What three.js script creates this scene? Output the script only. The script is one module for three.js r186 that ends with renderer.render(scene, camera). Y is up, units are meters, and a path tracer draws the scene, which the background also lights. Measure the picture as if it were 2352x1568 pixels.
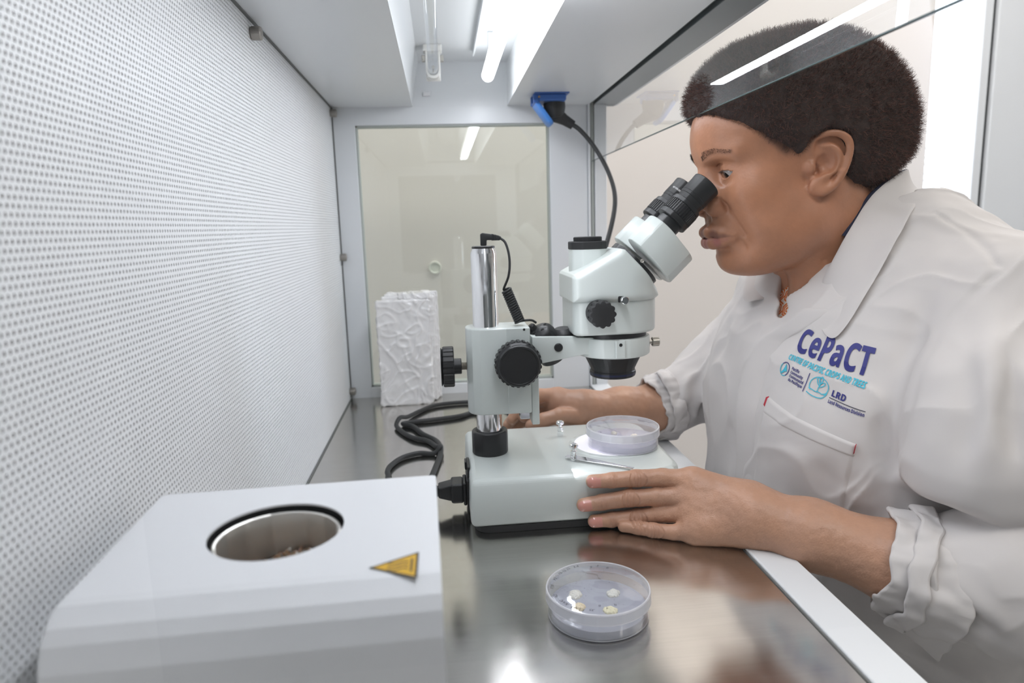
import * as THREE from 'three';
import { RoundedBoxGeometry } from 'three/addons/geometries/RoundedBoxGeometry.js';
import { mergeGeometries, mergeVertices, toCreasedNormals } from 'three/addons/utils/BufferGeometryUtils.js';
import { ImprovedNoise } from 'three/addons/math/ImprovedNoise.js';
import { RectAreaLightUniformsLib } from 'three/addons/lights/RectAreaLightUniformsLib.js';

// ---------------------------------------------------------------- camera, sky, lights, exposure
const scene = new THREE.Scene();
const camera = new THREE.PerspectiveCamera(53.13, 2352 / 1568, 0.02, 40);
camera.matrixAutoUpdate = true;
{
  const m = new THREE.Matrix4().makeBasis(new THREE.Vector3(0.9943, -0.0288, 0.1025), new THREE.Vector3(0.0455, 0.9854, -0.1642), new THREE.Vector3(-0.0963, 0.1680, 0.9811));
  camera.quaternion.setFromRotationMatrix(m);
  camera.position.set(0, 0.335, 0);
}
camera.focus = 0.70;
camera.userData.fStop = 6.3;
scene.add(camera);
/*DEBUGVIEW*/

const renderer = new THREE.WebGLRenderer({ antialias: true });
renderer.toneMapping = THREE.LinearToneMapping;
renderer.toneMappingExposure = 1.10;
renderer.shadowMap.enabled = true;
RectAreaLightUniformsLib.init();

// overcast daylight outside the laboratory window
{
  const w = 64, h = 32, d = new Float32Array(w * h * 4);
  for (let j = 0; j < h; j++) for (let i = 0; i < w; i++) {
    const k = (j * w + i) * 4, el = (j + 0.5) / h - 0.5, g = el > 0 ? 1 : 0.6;
    d[k] = 3.0 * g; d[k + 1] = 3.3 * g; d[k + 2] = 3.7 * g; d[k + 3] = 1;
  }
  const sky = new THREE.DataTexture(d, w, h, THREE.RGBAFormat, THREE.FloatType);
  sky.mapping = THREE.EquirectangularReflectionMapping; sky.magFilter = THREE.LinearFilter; sky.needsUpdate = true;
  scene.background = sky;
}
const LIT = { cabinet: 23, trough: 4.5, room: 6.2, roomFar: 6.0, roomNear: 8.4, window: 6.5, tube: 5.0, stage: 1.1 };
function areaLight(name, color, intensity, w, h, pos, target) {
  const l = new THREE.RectAreaLight(color, intensity, w, h);
  l.name = name; l.position.set(...pos); l.lookAt(...target); l.castShadow = true; scene.add(l); return l;
}
// the fluorescent-style LED tube of the cabinet: one light below its glowing face, one towards its white reflector
areaLight('cabinet_tube_light', 0xf4f7ff, LIT.cabinet, 0.024, 1.08, [0.0945, 0.577, -0.72], [0.0945, 0, -0.72]);
areaLight('cabinet_tube_side_light', 0xf4f7ff, LIT.trough, 0.02, 1.08, [0.110, 0.597, -0.72], [0.5, 0.615, -0.72]);
// ceiling panels of the laboratory
areaLight('room_panel_light', 0xfffaf4, LIT.room, 1.15, 0.55, [1.10, 1.672, -1.40], [1.10, 0, -1.40]);
areaLight('room_panel_light_far', 0xfffaf4, LIT.roomFar, 1.15, 0.40, [0.15, 1.672, -1.74], [0.15, 0, -1.74]);
areaLight('room_panel_light_near', 0xfffaf4, LIT.roomNear, 1.15, 0.55, [0.75, 1.672, 0.45], [0.75, 0, 0.45]);
// daylight that comes through the window
areaLight('window_daylight', 0xdfeaff, LIT.window, 0.50, 1.50, [1.67, 0.45, -2.02], [1.0, 0.3, -0.6]);

// ---------------------------------------------------------------- helpers
const V = (x, y, z) => new THREE.Vector3(x, y, z);
const noise = new ImprovedNoise();
function rng(seed) { let s = seed >>> 0; return () => { s = (s + 0x6d2b79f5) >>> 0; let t = s; t = Math.imul(t ^ (t >>> 15), t | 1); t ^= t + Math.imul(t ^ (t >>> 7), t | 61); return ((t ^ (t >>> 14)) >>> 0) / 4294967296; }; }
const clamp = (x, a = 0, b = 1) => x < a ? a : x > b ? b : x;
const mix = (a, b, t) => a + (b - a) * t;
const sstep = (a, b, x) => { const t = clamp((x - a) / (b - a)); return t * t * (3 - 2 * t); };
const taken = new Map();
function numbered(name) { const n = taken.get(name) ?? 0; taken.set(name, n + 1); return n ? `${name}_${String(n).padStart(3, '0')}` : name; }
function tag(o, label, category, group, kind) {
  if (label) o.userData.label = label;
  if (category) o.userData.category = category;
  if (group) o.userData.group = group;
  if (kind) o.userData.kind = kind;
  return o;
}
function thing(name, label, category, pos = [0, 0, 0], turn = 0, group) {
  const o = new THREE.Group(); o.name = numbered(name); o.position.set(...pos); o.rotation.y = turn; scene.add(o);
  return tag(o, label, category, group);
}
function part(name, geo, mat, parent, label) {
  const m = new THREE.Mesh(Array.isArray(geo) ? merge(geo) : geo, mat);
  m.name = numbered(name); m.castShadow = m.receiveShadow = true; parent.add(m);
  if (label) m.userData.label = label;
  return m;
}
function struct(name, geo, mat, parent = scene) { const m = part(name, geo, mat, parent); if (parent === scene) m.userData.kind = 'structure'; return m; }
function merge(list) {
  const gs = list.map(g => { let h = g.index ? g.toNonIndexed() : g.clone(); for (const k of Object.keys(h.attributes)) if (!['position', 'normal', 'uv'].includes(k)) h.deleteAttribute(k); if (!h.attributes.normal) h.computeVertexNormals(); if (!h.attributes.uv) h.setAttribute('uv', new THREE.BufferAttribute(new Float32Array(h.attributes.position.count * 2), 2)); return h; });
  return mergeGeometries(gs, false);
}
const box = (x0, x1, y0, y1, z0, z1, r = 0, seg = 3) => {
  const w = x1 - x0, h = y1 - y0, d = z1 - z0;
  const g = r > 0 ? new RoundedBoxGeometry(w, h, d, seg, Math.min(r, w / 2.01, h / 2.01, d / 2.01)) : new THREE.BoxGeometry(w, h, d);
  return g.translate((x0 + x1) / 2, (y0 + y1) / 2, (z0 + z1) / 2);
};
const lathe = (pts, seg = 48) => toCreasedNormals(new THREE.LatheGeometry(pts.map(p => new THREE.Vector2(p[0], p[1])), seg), 0.6);
function tube(pts, r, seg = 80, rad = 10, closed = false) {
  const c = new THREE.CatmullRomCurve3(pts.map(p => V(...p)), closed, 'centripetal');
  return new THREE.TubeGeometry(c, seg, r, rad, closed);
}
// prism of an outline in (x, y), from z0 to z1, with bevelled edges
function prism(pts, z0, z1, bevel = 0.002, bseg = 3, holes = [], curveSeg = 12) {
  const s = pts instanceof THREE.Shape ? pts : new THREE.Shape(pts.map(p => new THREE.Vector2(p[0], p[1])));
  for (const h of holes) s.holes.push(h);
  const g = new THREE.ExtrudeGeometry(s, { depth: z1 - z0 - 2 * bevel, bevelEnabled: bevel > 0, bevelThickness: bevel, bevelSize: bevel, bevelOffset: -bevel, bevelSegments: bseg, curveSegments: curveSeg });
  return toCreasedNormals(g.translate(0, 0, z0 + bevel), 0.7);
}
function roundedShape(pts, r) {      // polygon with rounded corners; r is a number or one radius per corner
  const s = new THREE.Shape(), n = pts.length;
  for (let i = 0; i < n; i++) {
    const p = new THREE.Vector2(...pts[i]), a = new THREE.Vector2(...pts[(i + n - 1) % n]), b = new THREE.Vector2(...pts[(i + 1) % n]);
    const da = a.clone().sub(p), db = b.clone().sub(p), rr = Math.min(Array.isArray(r) ? r[i] : r, da.length() * 0.49, db.length() * 0.49);
    const q0 = p.clone().add(da.setLength(rr)), q1 = p.clone().add(db.setLength(rr));
    if (i) s.lineTo(q0.x, q0.y); else s.moveTo(q0.x, q0.y);
    s.quadraticCurveTo(p.x, p.y, q1.x, q1.y);
  }
  s.closePath();
  return s;
}
const cyl = (r0, r1, h, seg = 32, open = false) => new THREE.CylinderGeometry(r0, r1, h, seg, 1, open);
// rotate a geometry built about +y so that +y points along dir, then move it
function aim(g, dir, pos) {
  const q = new THREE.Quaternion().setFromUnitVectors(V(0, 1, 0), V(...dir).normalize());
  return g.applyQuaternion(q).translate(...pos);
}
// knurled ring about y: n teeth, radius r, tooth depth t, from y0 to y1
function knurl(r, t, n, y0, y1, duty = 0.5, bev = 0.0006) {
  const s = new THREE.Shape();
  for (let i = 0; i < n; i++) for (const [f, rr] of [[0, r - t], [0.12, r], [duty, r], [duty + 0.12, r - t]]) {
    const a = (i + f) / n * Math.PI * 2, x = Math.cos(a) * rr, y = Math.sin(a) * rr;
    if (i || f) s.lineTo(x, y); else s.moveTo(x, y);
  }
  s.closePath();
  const g = new THREE.ExtrudeGeometry(s, { depth: y1 - y0 - 2 * bev, bevelEnabled: true, bevelThickness: bev, bevelSize: bev, bevelOffset: -bev, bevelSegments: 1 });
  return toCreasedNormals(g.rotateX(-Math.PI / 2).translate(0, y0 + bev, 0), 0.5);
}
function canvasTexture(w, h, draw, srgb = true) {
  const c = document.createElement('canvas'); c.width = w; c.height = h;
  draw(c.getContext('2d'), w, h);
  const t = new THREE.CanvasTexture(c); if (srgb) t.colorSpace = THREE.SRGBColorSpace;
  t.magFilter = THREE.LinearFilter; return t;
}
function dataTexture(w, h, f, srgb = false) {      // f(x, y) -> [r, g, b] or a number, 0..1
  const d = new Uint8Array(w * h * 4);
  for (let j = 0; j < h; j++) for (let i = 0; i < w; i++) {
    const v = f(i, j), k = (j * w + i) * 4, a = Array.isArray(v) ? v : [v, v, v];
    for (let c = 0; c < 3; c++) d[k + c] = clamp(a[c]) * 255; d[k + 3] = 255;
  }
  const t = new THREE.DataTexture(d, w, h); t.wrapS = t.wrapT = THREE.RepeatWrapping; t.magFilter = THREE.LinearFilter; t.minFilter = THREE.LinearMipmapLinearFilter; t.generateMipmaps = true;
  if (srgb) t.colorSpace = THREE.SRGBColorSpace;
  t.needsUpdate = true; return t;
}
const std = (o) => new THREE.MeshStandardMaterial(o);
const phy = (o) => new THREE.MeshPhysicalMaterial(o);
const lin = (r, g, b) => new THREE.Color().setRGB(r, g, b);

// ---- signed distance toolkit and a surface-nets mesher
const smin = (a, b, k) => { const h = Math.max(k - Math.abs(a - b), 0) / k; return Math.min(a, b) - h * h * k * 0.25; };
const smax = (a, b, k) => -smin(-a, -b, k);
function capsule(px, py, pz, A, B, ra, rb) {       // tapered
  const bx = B[0] - A[0], by = B[1] - A[1], bz = B[2] - A[2], ax = px - A[0], ay = py - A[1], az = pz - A[2];
  const t = clamp((ax * bx + ay * by + az * bz) / (bx * bx + by * by + bz * bz));
  const dx = ax - bx * t, dy = ay - by * t, dz = az - bz * t;
  return Math.sqrt(dx * dx + dy * dy + dz * dz) - (ra + (rb - ra) * t);
}
function ellipsoid(px, py, pz, c, r) {
  const x = px - c[0], y = py - c[1], z = pz - c[2];
  const k0 = Math.hypot(x / r[0], y / r[1], z / r[2]), k1 = Math.hypot(x / (r[0] * r[0]), y / (r[1] * r[1]), z / (r[2] * r[2]));
  return k1 < 1e-9 ? -Math.min(...r) : k0 * (k0 - 1) / k1;
}
const sphere = (px, py, pz, c, r) => Math.hypot(px - c[0], py - c[1], pz - c[2]) - r;
function polyDist(px, py, pz, P) { let m = 1e9; for (let i = 0; i + 1 < P.length; i++) { const d = capsule(px, py, pz, P[i], P[i + 1], 0, 0); if (d < m) m = d; } return m; }
function meshField(f, lo, hi, cell, { color, uv, smooth = 0.5 } = {}) {
  const B = 6, n = [0, 1, 2].map(k => Math.ceil((hi[k] - lo[k]) / cell / B) * B + 1), [nx, ny, nz] = n;
  const val = new Float32Array(nx * ny * nz).fill(1), id = (i, j, k) => (k * ny + j) * nx + i;
  const reach = B * cell * 0.87 * 1.6;
  for (let k = 0; k < nz - 1; k += B) for (let j = 0; j < ny - 1; j += B) for (let i = 0; i < nx - 1; i += B) {
    const c = f(lo[0] + (i + B / 2) * cell, lo[1] + (j + B / 2) * cell, lo[2] + (k + B / 2) * cell);
    const far = Math.abs(c) > reach;
    for (let c2 = k; c2 <= k + B; c2++) for (let b = j; b <= j + B; b++) for (let a = i; a <= i + B; a++) {
      const q = id(a, b, c2);
      if (far) { if (val[q] === 1) val[q] = c > 0 ? 0.9 : -0.9; }
      else if (Math.abs(val[q]) >= 0.9) val[q] = f(lo[0] + a * cell, lo[1] + b * cell, lo[2] + c2 * cell);
    }
  }
  const vid = new Int32Array(nx * ny * nz).fill(-1), pos = [], idx = [];
  const E = [[0, 1], [2, 3], [4, 5], [6, 7], [0, 2], [1, 3], [4, 6], [5, 7], [0, 4], [1, 5], [2, 6], [3, 7]], v8 = new Float32Array(8);
  for (let k = 0; k < nz - 1; k++) for (let j = 0; j < ny - 1; j++) for (let i = 0; i < nx - 1; i++) {
    let neg = 0;
    for (let q = 0; q < 8; q++) { v8[q] = val[id(i + (q & 1), j + ((q >> 1) & 1), k + (q >> 2))]; if (v8[q] < 0) neg++; }
    if (!neg || neg === 8) continue;
    let x = 0, y = 0, z = 0, m = 0;
    for (const [a, b] of E) if ((v8[a] < 0) !== (v8[b] < 0)) {
      const t = v8[a] / (v8[a] - v8[b]);
      x += (a & 1) + ((b & 1) - (a & 1)) * t; y += ((a >> 1) & 1) + (((b >> 1) & 1) - ((a >> 1) & 1)) * t; z += (a >> 2) + ((b >> 2) - (a >> 2)) * t; m++;
    }
    vid[id(i, j, k)] = pos.length / 3;
    pos.push(lo[0] + (i + x / m) * cell, lo[1] + (j + y / m) * cell, lo[2] + (k + z / m) * cell);
  }
  const quad = (a, b, c, d, flip) => { if (a < 0 || b < 0 || c < 0 || d < 0) return; if (flip) idx.push(a, c, b, a, d, c); else idx.push(a, b, c, a, c, d); };
  for (let k = 1; k < nz - 1; k++) for (let j = 1; j < ny - 1; j++) for (let i = 1; i < nx - 1; i++) {
    const s = val[id(i, j, k)] < 0;
    if (s !== val[id(i + 1, j, k)] < 0) quad(vid[id(i, j - 1, k - 1)], vid[id(i, j, k - 1)], vid[id(i, j, k)], vid[id(i, j - 1, k)], !s);
    if (s !== val[id(i, j + 1, k)] < 0) quad(vid[id(i - 1, j, k - 1)], vid[id(i - 1, j, k)], vid[id(i, j, k)], vid[id(i, j, k - 1)], !s);
    if (s !== val[id(i, j, k + 1)] < 0) quad(vid[id(i - 1, j - 1, k)], vid[id(i, j - 1, k)], vid[id(i, j, k)], vid[id(i - 1, j, k)], !s);
  }
  const N = pos.length / 3, P = new Float32Array(pos), nor = new Float32Array(N * 3), e = cell * smooth;
  const col = color ? new Float32Array(N * 3) : null, UV = new Float32Array(N * 2);
  for (let q = 0; q < N; q++) {
    let x = P[3 * q], y = P[3 * q + 1], z = P[3 * q + 2];
    let gx = f(x + e, y, z) - f(x - e, y, z), gy = f(x, y + e, z) - f(x, y - e, z), gz = f(x, y, z + e) - f(x, y, z - e);
    const L = Math.hypot(gx, gy, gz) || 1; gx /= L; gy /= L; gz /= L;
    const d = clamp(f(x, y, z), -cell * 0.5, cell * 0.5); x -= gx * d; y -= gy * d; z -= gz * d;
    P[3 * q] = x; P[3 * q + 1] = y; P[3 * q + 2] = z; nor[3 * q] = gx; nor[3 * q + 1] = gy; nor[3 * q + 2] = gz;
    if (col) { const c = color(x, y, z, gx, gy, gz); col[3 * q] = c[0]; col[3 * q + 1] = c[1]; col[3 * q + 2] = c[2]; }
    if (uv) { const w = uv(x, y, z); UV[2 * q] = w[0]; UV[2 * q + 1] = w[1]; }
  }
  const g = new THREE.BufferGeometry();
  g.setAttribute('position', new THREE.BufferAttribute(P, 3)); g.setAttribute('normal', new THREE.BufferAttribute(nor, 3)); g.setAttribute('uv', new THREE.BufferAttribute(UV, 2));
  if (col) g.setAttribute('color', new THREE.BufferAttribute(col, 3));
  g.setIndex(idx);
  return g;
}
const onY = (g) => g.rotateX(-Math.PI / 2);               // prism of (x, -z) along z -> along y
const alongZ = (g, x, y, z) => g.rotateX(Math.PI / 2).translate(x, y, z);   // turned about y -> about z, +y towards +z
const alongX = (g, x, y, z, s = 1) => g.rotateZ(-s * Math.PI / 2).translate(x, y, z);

// ---------------------------------------------------------------- materials of the setting
const M = {
  cabinet: phy({ color: lin(0.76, 0.78, 0.80), roughness: 0.36, clearcoat: 0.15, clearcoatRoughness: 0.2 }),
  perforated: phy({ color: lin(0.86, 0.87, 0.88), roughness: 0.42 }),
  plenum: std({ color: lin(0.62, 0.60, 0.58), roughness: 0.9 }),
  seam: std({ color: lin(0.16, 0.165, 0.16), roughness: 0.8 }),
  darkFascia: std({ color: lin(0.10, 0.115, 0.12), roughness: 0.45 }),
  gasket: std({ color: lin(0.42, 0.45, 0.43), roughness: 0.5 }),
  plaster: std({ color: lin(0.82, 0.775, 0.745), roughness: 0.9 }),
  roomWhite: std({ color: lin(0.80, 0.79, 0.77), roughness: 0.9 }),
  floorVinyl: std({ color: lin(0.42, 0.42, 0.41), roughness: 0.5 }),
  frameWhite: std({ color: lin(0.80, 0.83, 0.87), roughness: 0.4 }),
  glass: phy({ color: lin(0.99, 0.996, 0.994), roughness: 0.0, transmission: 1, thickness: 0, ior: 1.5 }),
  glassEdge: std({ color: lin(0.05, 0.085, 0.085), roughness: 0.15 }),
  chrome: std({ color: lin(0.86, 0.86, 0.87), metalness: 1, roughness: 0.07 }),
  satin: std({ color: lin(0.55, 0.53, 0.49), metalness: 1, roughness: 0.38 }),
  black: std({ color: lin(0.012, 0.012, 0.013), roughness: 0.42 }),
  blackMatte: std({ color: lin(0.016, 0.016, 0.017), roughness: 0.62 }),
  rubber: std({ color: lin(0.020, 0.021, 0.022), roughness: 0.55 }),
};
// brushed stainless steel: streaks along the work surface, smears of wiping
const smear = dataTexture(512, 512, (i, j) => {
  const u = i / 512 * 6, v = j / 512 * 6;
  const n = noise.noise(u * 0.9, v * 0.9, 1.3) + 0.6 * noise.noise(u * 2.3, v * 2.1, 4.7) + 0.3 * noise.noise(u * 6, v * 5, 9.1);
  return 0.50 + 0.16 * n + 0.05 * noise.noise(u * 3, v * 60, 2.2);
});
smear.wrapS = smear.wrapT = THREE.MirroredRepeatWrapping;
const steelTone = dataTexture(256, 1024, (i, j) => {
  const s = 0.93 + 0.05 * noise.noise(i * 0.02, j * 0.9, 3.1) + 0.03 * noise.noise(i * 0.05, j * 0.13, 8.4) + 0.03 * noise.noise(i * 0.02, j * 0.006, 5.5);
  return [s, s * 0.995, s * 0.985];
});
steelTone.wrapS = steelTone.wrapT = THREE.MirroredRepeatWrapping;
M.steel = std({ color: lin(0.66, 0.645, 0.62), metalness: 1, roughness: 0.34, roughnessMap: smear, map: steelTone });

// ---------------------------------------------------------------- the clean-air cabinet (structure)
const X0 = -0.195, X1 = 0.298, ZB = -1.365, ZN = -0.085, TOP = 0.562;
{ // stainless work surface
  const g = new THREE.BoxGeometry(X1 - X0 - 0.002, 0.02, ZN - ZB).translate((X0 + X1) / 2, -0.01, (ZB + ZN) / 2);
  struct('floor', g, M.steel).userData.label = 'brushed stainless steel work surface';
}
{ // perforated back panel with real holes; a light filter sheet behind it
  const pz = 0.0045, py = 0.00407, r = 0.00118, th = 0.0006, pos = [], nor = [], idx = [];
  const rows = Math.floor(TOP / py) - 1, cols = Math.floor((-0.19 - ZB) / pz);
  const yb = (TOP - rows * py) / 2, zb = ZB + 0.002;
  const tpl = (n) => { const o = []; for (let k = 0; k < n; k++) { const a = (k + 0.5) / n * 2 * Math.PI; const c = Math.cos(a), s = Math.sin(a), m = Math.max(Math.abs(c) / (pz / 2), Math.abs(s) / (py / 2)); o.push([c * r, s * r, c / m, s / m, c, s]); } return o; };
  const t8 = tpl(8); for (const k of [0, 3, 4, 7]) { /* sides */ }
  for (const o of t8) { o[2] = Math.abs(o[4]) > Math.abs(o[5]) ? Math.sign(o[4]) * pz / 2 : Math.sign(o[4]) * pz / 4; o[3] = Math.abs(o[5]) > Math.abs(o[4]) ? Math.sign(o[5]) * py / 2 : Math.sign(o[5]) * py / 4; }
  // outer ring of a cell: 8 points on its sides plus its 4 corners, joined as a fan
  const addCell = (cz, cy) => {
    const b = pos.length / 3;
    for (const o of t8) { pos.push(X0, cy + o[1], cz + o[0]); nor.push(1, 0, 0); }
    for (const o of t8) { pos.push(X0, cy + o[3], cz + o[2]); nor.push(1, 0, 0); }
    for (const [a, c] of [[1, 1], [-1, 1], [-1, -1], [1, -1]]) { pos.push(X0, cy + c * py / 2, cz + a * pz / 2); nor.push(1, 0, 0); }
    for (let k = 0; k < 8; k++) { const n = (k + 1) % 8; idx.push(b + k, b + n, b + 8 + k, b + n, b + 8 + n, b + 8 + k); }
    [[0, 1, 0], [2, 3, 1], [4, 5, 2], [6, 7, 3]].forEach(([p, q, c]) => idx.push(b + 8 + p, b + 8 + q, b + 16 + c));
    const w = pos.length / 3;
    for (const o of t8) { pos.push(X0, cy + o[1], cz + o[0]); nor.push(0, -o[5], -o[4]); }
    for (const o of t8) { pos.push(X0 - th, cy + o[1], cz + o[0]); nor.push(0, -o[5], -o[4]); }
    for (let k = 0; k < 8; k++) { const n = (k + 1) % 8; idx.push(w + k, w + 8 + k, w + n, w + n, w + 8 + k, w + 8 + n); }
  };
  for (let j = 0; j < rows; j++) for (let i = 0; i < cols; i++) addCell(zb + (i + 0.5 + (j & 1 ? 0.5 : 0)) * pz, yb + (j + 0.5) * py);
  const g = new THREE.BufferGeometry();
  g.setAttribute('position', new THREE.Float32BufferAttribute(pos, 3)); g.setAttribute('normal', new THREE.Float32BufferAttribute(nor, 3)); g.setIndex(idx);
  const w = tag(new THREE.Group(), 'white perforated metal wall with rows of small round holes'); w.name = 'wall_left'; w.userData.kind = 'structure'; scene.add(w);
  part('perforated_sheet', g, M.perforated, w);
  part('sheet_border', [box(X0 - 0.004, X0, -0.01, yb, ZB, ZN), box(X0 - 0.004, X0, yb + rows * py, TOP + 0.003, ZB, ZN), box(X0 - 0.004, X0, yb, TOP, zb + cols * pz + 0.002, ZN)], M.perforated, w);
  part('filter_sheet', box(X0 - 0.030, X0 - 0.006, -0.02, TOP + 0.02, ZB - 0.02, ZN), M.plenum, w);
  // dark joints where the sheet meets floor, ceiling and end wall
  part('joint', [box(X0 + 0.0002, X0 + 0.0022, -0.001, 0.0022, ZB, ZN), box(X0 + 0.0002, X0 + 0.003, TOP - 0.002, TOP + 0.001, ZB, ZN), box(X0 + 0.0002, X0 + 0.0022, 0, TOP, ZB + 0.0002, ZB + 0.0018)], M.seam, w);
}
{ // ceiling with its light trough
  const cx0 = -0.043, cx1 = 0.138, tx0 = -0.029, tx1 = 0.1395, ty = 0.642, w = tag(new THREE.Group(), 'white cabinet ceiling with a recessed light trough'); w.name = 'ceiling'; w.userData.kind = 'structure'; scene.add(w);
  part('ceiling_panel', [box(X0 - 0.005, cx0 + 0.0002, TOP, TOP + 0.0015, ZB - 0.01, ZN), box(cx1 - 0.0002, X1, TOP, TOP + 0.0015, ZB - 0.01, ZN)], M.cabinet, w);
  const q = (a, b, c, d) => { const g = new THREE.BufferGeometry(); g.setAttribute('position', new THREE.Float32BufferAttribute([...a, ...b, ...c, ...a, ...c, ...d], 3)); g.computeVertexNormals(); return g; };
  part('trough_side', [q([cx0, TOP, ZN], [cx0, TOP, ZB], [tx0, ty, ZB], [tx0, ty, ZN]), box(cx0 - 0.012, cx0 - 0.0008, TOP + 0.002, ty, ZB, ZN)], M.cabinet, w);
  part('trough_side', [q([cx1, TOP, ZB], [cx1, TOP, ZN], [tx1, ty, ZN], [tx1, ty, ZB]), box(cx1 + 0.0025, cx1 + 0.012, TOP + 0.002, ty, ZB, ZN)], M.cabinet, w);
  part('trough_top', box(cx0 - 0.012, cx1 + 0.012, ty, ty + 0.01, ZB, ZN), M.cabinet, w);
  part('trough_end', [box(cx0 - 0.012, cx1 + 0.012, TOP + 0.0005, ty + 0.01, ZB - 0.012, ZB + 0.0006), box(cx0 - 0.012, cx1 + 0.012, TOP + 0.02, ty + 0.01, ZN, ZN + 0.012)], M.cabinet, w);
  part('reflector_edge', box(0.070, 0.0725, ty - 0.012, ty, ZB + 0.09, ZN), M.cabinet, w);
}
{ // end wall: white frame around a fixed pane
  const w = tag(new THREE.Group(), 'white framed end wall of the cabinet'); w.name = 'wall_back'; w.userData.kind = 'structure'; scene.add(w);
  const a = -0.153, b = 0.219, c = 0.020, d = 0.529, zf = ZB, zr = ZB - 0.026;
  part('frame_stile', box(X0 - 0.03, a, -0.02, TOP + 0.012, zr, zf, 0.0015), M.cabinet, w);
  part('frame_stile', box(b, X1 - 0.004, -0.02, TOP + 0.012, zr, zf, 0.0015), M.cabinet, w);
  part('frame_rail', box(a - 0.001, b + 0.001, d, TOP + 0.012, zr, zf, 0.0015), M.cabinet, w);
  part('frame_rail', box(a - 0.001, b + 0.001, -0.02, c, zr, zf, 0.0015), M.cabinet, w);
  part('gasket', [box(a, a + 0.003, c, d, zr, zf - 0.004), box(b - 0.003, b, c, d, zr, zf - 0.004), box(a, b, d - 0.003, d, zr, zf - 0.004), box(a, b, c, c + 0.004, zr, zf - 0.004)], M.gasket, w);
  const p = tag(new THREE.Group(), 'clear end window of the cabinet'); p.name = 'window_1'; p.userData.kind = 'structure'; scene.add(p);
  part('pane', box(a + 0.001, b - 0.001, c + 0.001, d - 0.001, ZB - 0.012, ZB - 0.0115), phy({ color: lin(0.93, 0.962, 0.942), roughness: 0.0, transmission: 1, thickness: 0, ior: 1.5 }), p);
  // guide post at the right, grooved for the sliding sash
  const t = tag(new THREE.Group(), 'white grooved guide post for the sliding sash'); t.name = 'trim_1'; t.userData.kind = 'structure'; scene.add(t);
  part('guide_rail', box(X1 - 0.0035, X1 + 0.001, -0.02, TOP + 0.02, ZB - 0.026, ZB + 0.006, 0.001), M.cabinet, t);
  part('guide_rail', box(X1 + 0.003, X1 + 0.0085, -0.02, TOP + 0.02, ZB - 0.026, ZB + 0.002, 0.001), M.gasket, t);
  part('guide_rail', box(X1 + 0.010, X1 + 0.034, -0.02, TOP + 0.02, ZB - 0.026, ZB + 0.004, 0.002), M.cabinet, t);
}
{ // front edge (arm rest) and the header above the opening
  const t = tag(new THREE.Group(), 'flat white front edge of the work surface'); t.name = 'trim_2'; t.userData.kind = 'structure'; scene.add(t);
  part('front_edge', box(X1 - 0.003, 0.333, -0.03, 0.0035, ZB - 0.02, ZN, 0.0018), M.cabinet, t);
  part('edge_seal', box(X1 - 0.0045, X1 - 0.0032, -0.01, 0.0012, ZB, ZN), M.seam, t);
  part('front_apron', box(0.300, 0.318, -0.30, -0.028, ZB - 0.02, ZN, 0.004), M.cabinet, t);
  const h = tag(new THREE.Group(), 'dark header above the cabinet opening'); h.name = 'trim_3'; h.userData.kind = 'structure'; scene.add(h);
  part('header', box(0.3075, 0.352, TOP - 0.001, TOP + 0.16, ZB - 0.02, ZN, 0.001), M.darkFascia, h);
  part('header_cover', box(X0 - 0.03, 0.306, TOP + 0.09, TOP + 0.16, ZB - 0.02, ZN, 0.002), M.cabinet, h);
  part('header_face', box(0.3525, 0.358, TOP, TOP + 0.16, ZB - 0.02, ZN, 0.001), M.cabinet, h);
  part('inner_slot', box(X1 - 0.0005, X1 + 0.001, TOP, TOP + 0.09, ZB, ZN), M.darkFascia, h);
  // body of the cabinet under the work surface and its back
  const c = tag(new THREE.Group(), 'white cabinet body below and behind the work area'); c.name = 'wall_lower'; c.userData.kind = 'structure'; scene.add(c);
  part('body', [box(X0 - 0.25, 0.298, -0.16, -0.0205, ZB - 0.02, ZN, 0.004), box(X0 - 0.25, X0 - 0.032, -0.16, TOP + 0.16, ZB - 0.02, ZN, 0.004)], M.cabinet, c);
  part('stand', [box(X0 - 0.2, X0 - 0.14, -0.80, -0.16, -0.2, -0.14, 0.004), box(X0 - 0.2, X0 - 0.14, -0.80, -0.16, -1.3, -1.24, 0.004), box(0.20, 0.26, -0.80, -0.16, -0.2, -0.14, 0.004), box(0.20, 0.26, -0.80, -0.16, -1.3, -1.24, 0.004)], M.cabinet, c);
}
{ // near end of the cabinet: the same framed pane, through which one looks in
  const w = tag(new THREE.Group(), 'white framed near end wall of the cabinet'); w.name = 'wall_front'; w.userData.kind = 'structure'; scene.add(w);
  part('frame_stile', box(X0 - 0.03, -0.153, -0.02, TOP + 0.012, ZN, ZN + 0.026, 0.0015), M.cabinet, w);
  part('frame_stile', box(0.219, X1 - 0.004, -0.02, TOP + 0.012, ZN, ZN + 0.026, 0.0015), M.cabinet, w);
  part('frame_rail', box(-0.154, 0.220, 0.529, TOP + 0.012, ZN, ZN + 0.026, 0.0015), M.cabinet, w);
  part('frame_rail', box(-0.154, 0.220, -0.02, 0.020, ZN, ZN + 0.026, 0.0015), M.cabinet, w);
  const p = tag(new THREE.Group(), 'clear near window of the cabinet'); p.name = 'window_4'; p.userData.kind = 'structure'; scene.add(p);
  part('pane', new THREE.PlaneGeometry(0.370, 0.507).translate(0.033, 0.2745, ZN + 0.012), M.glass, p);
}
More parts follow.
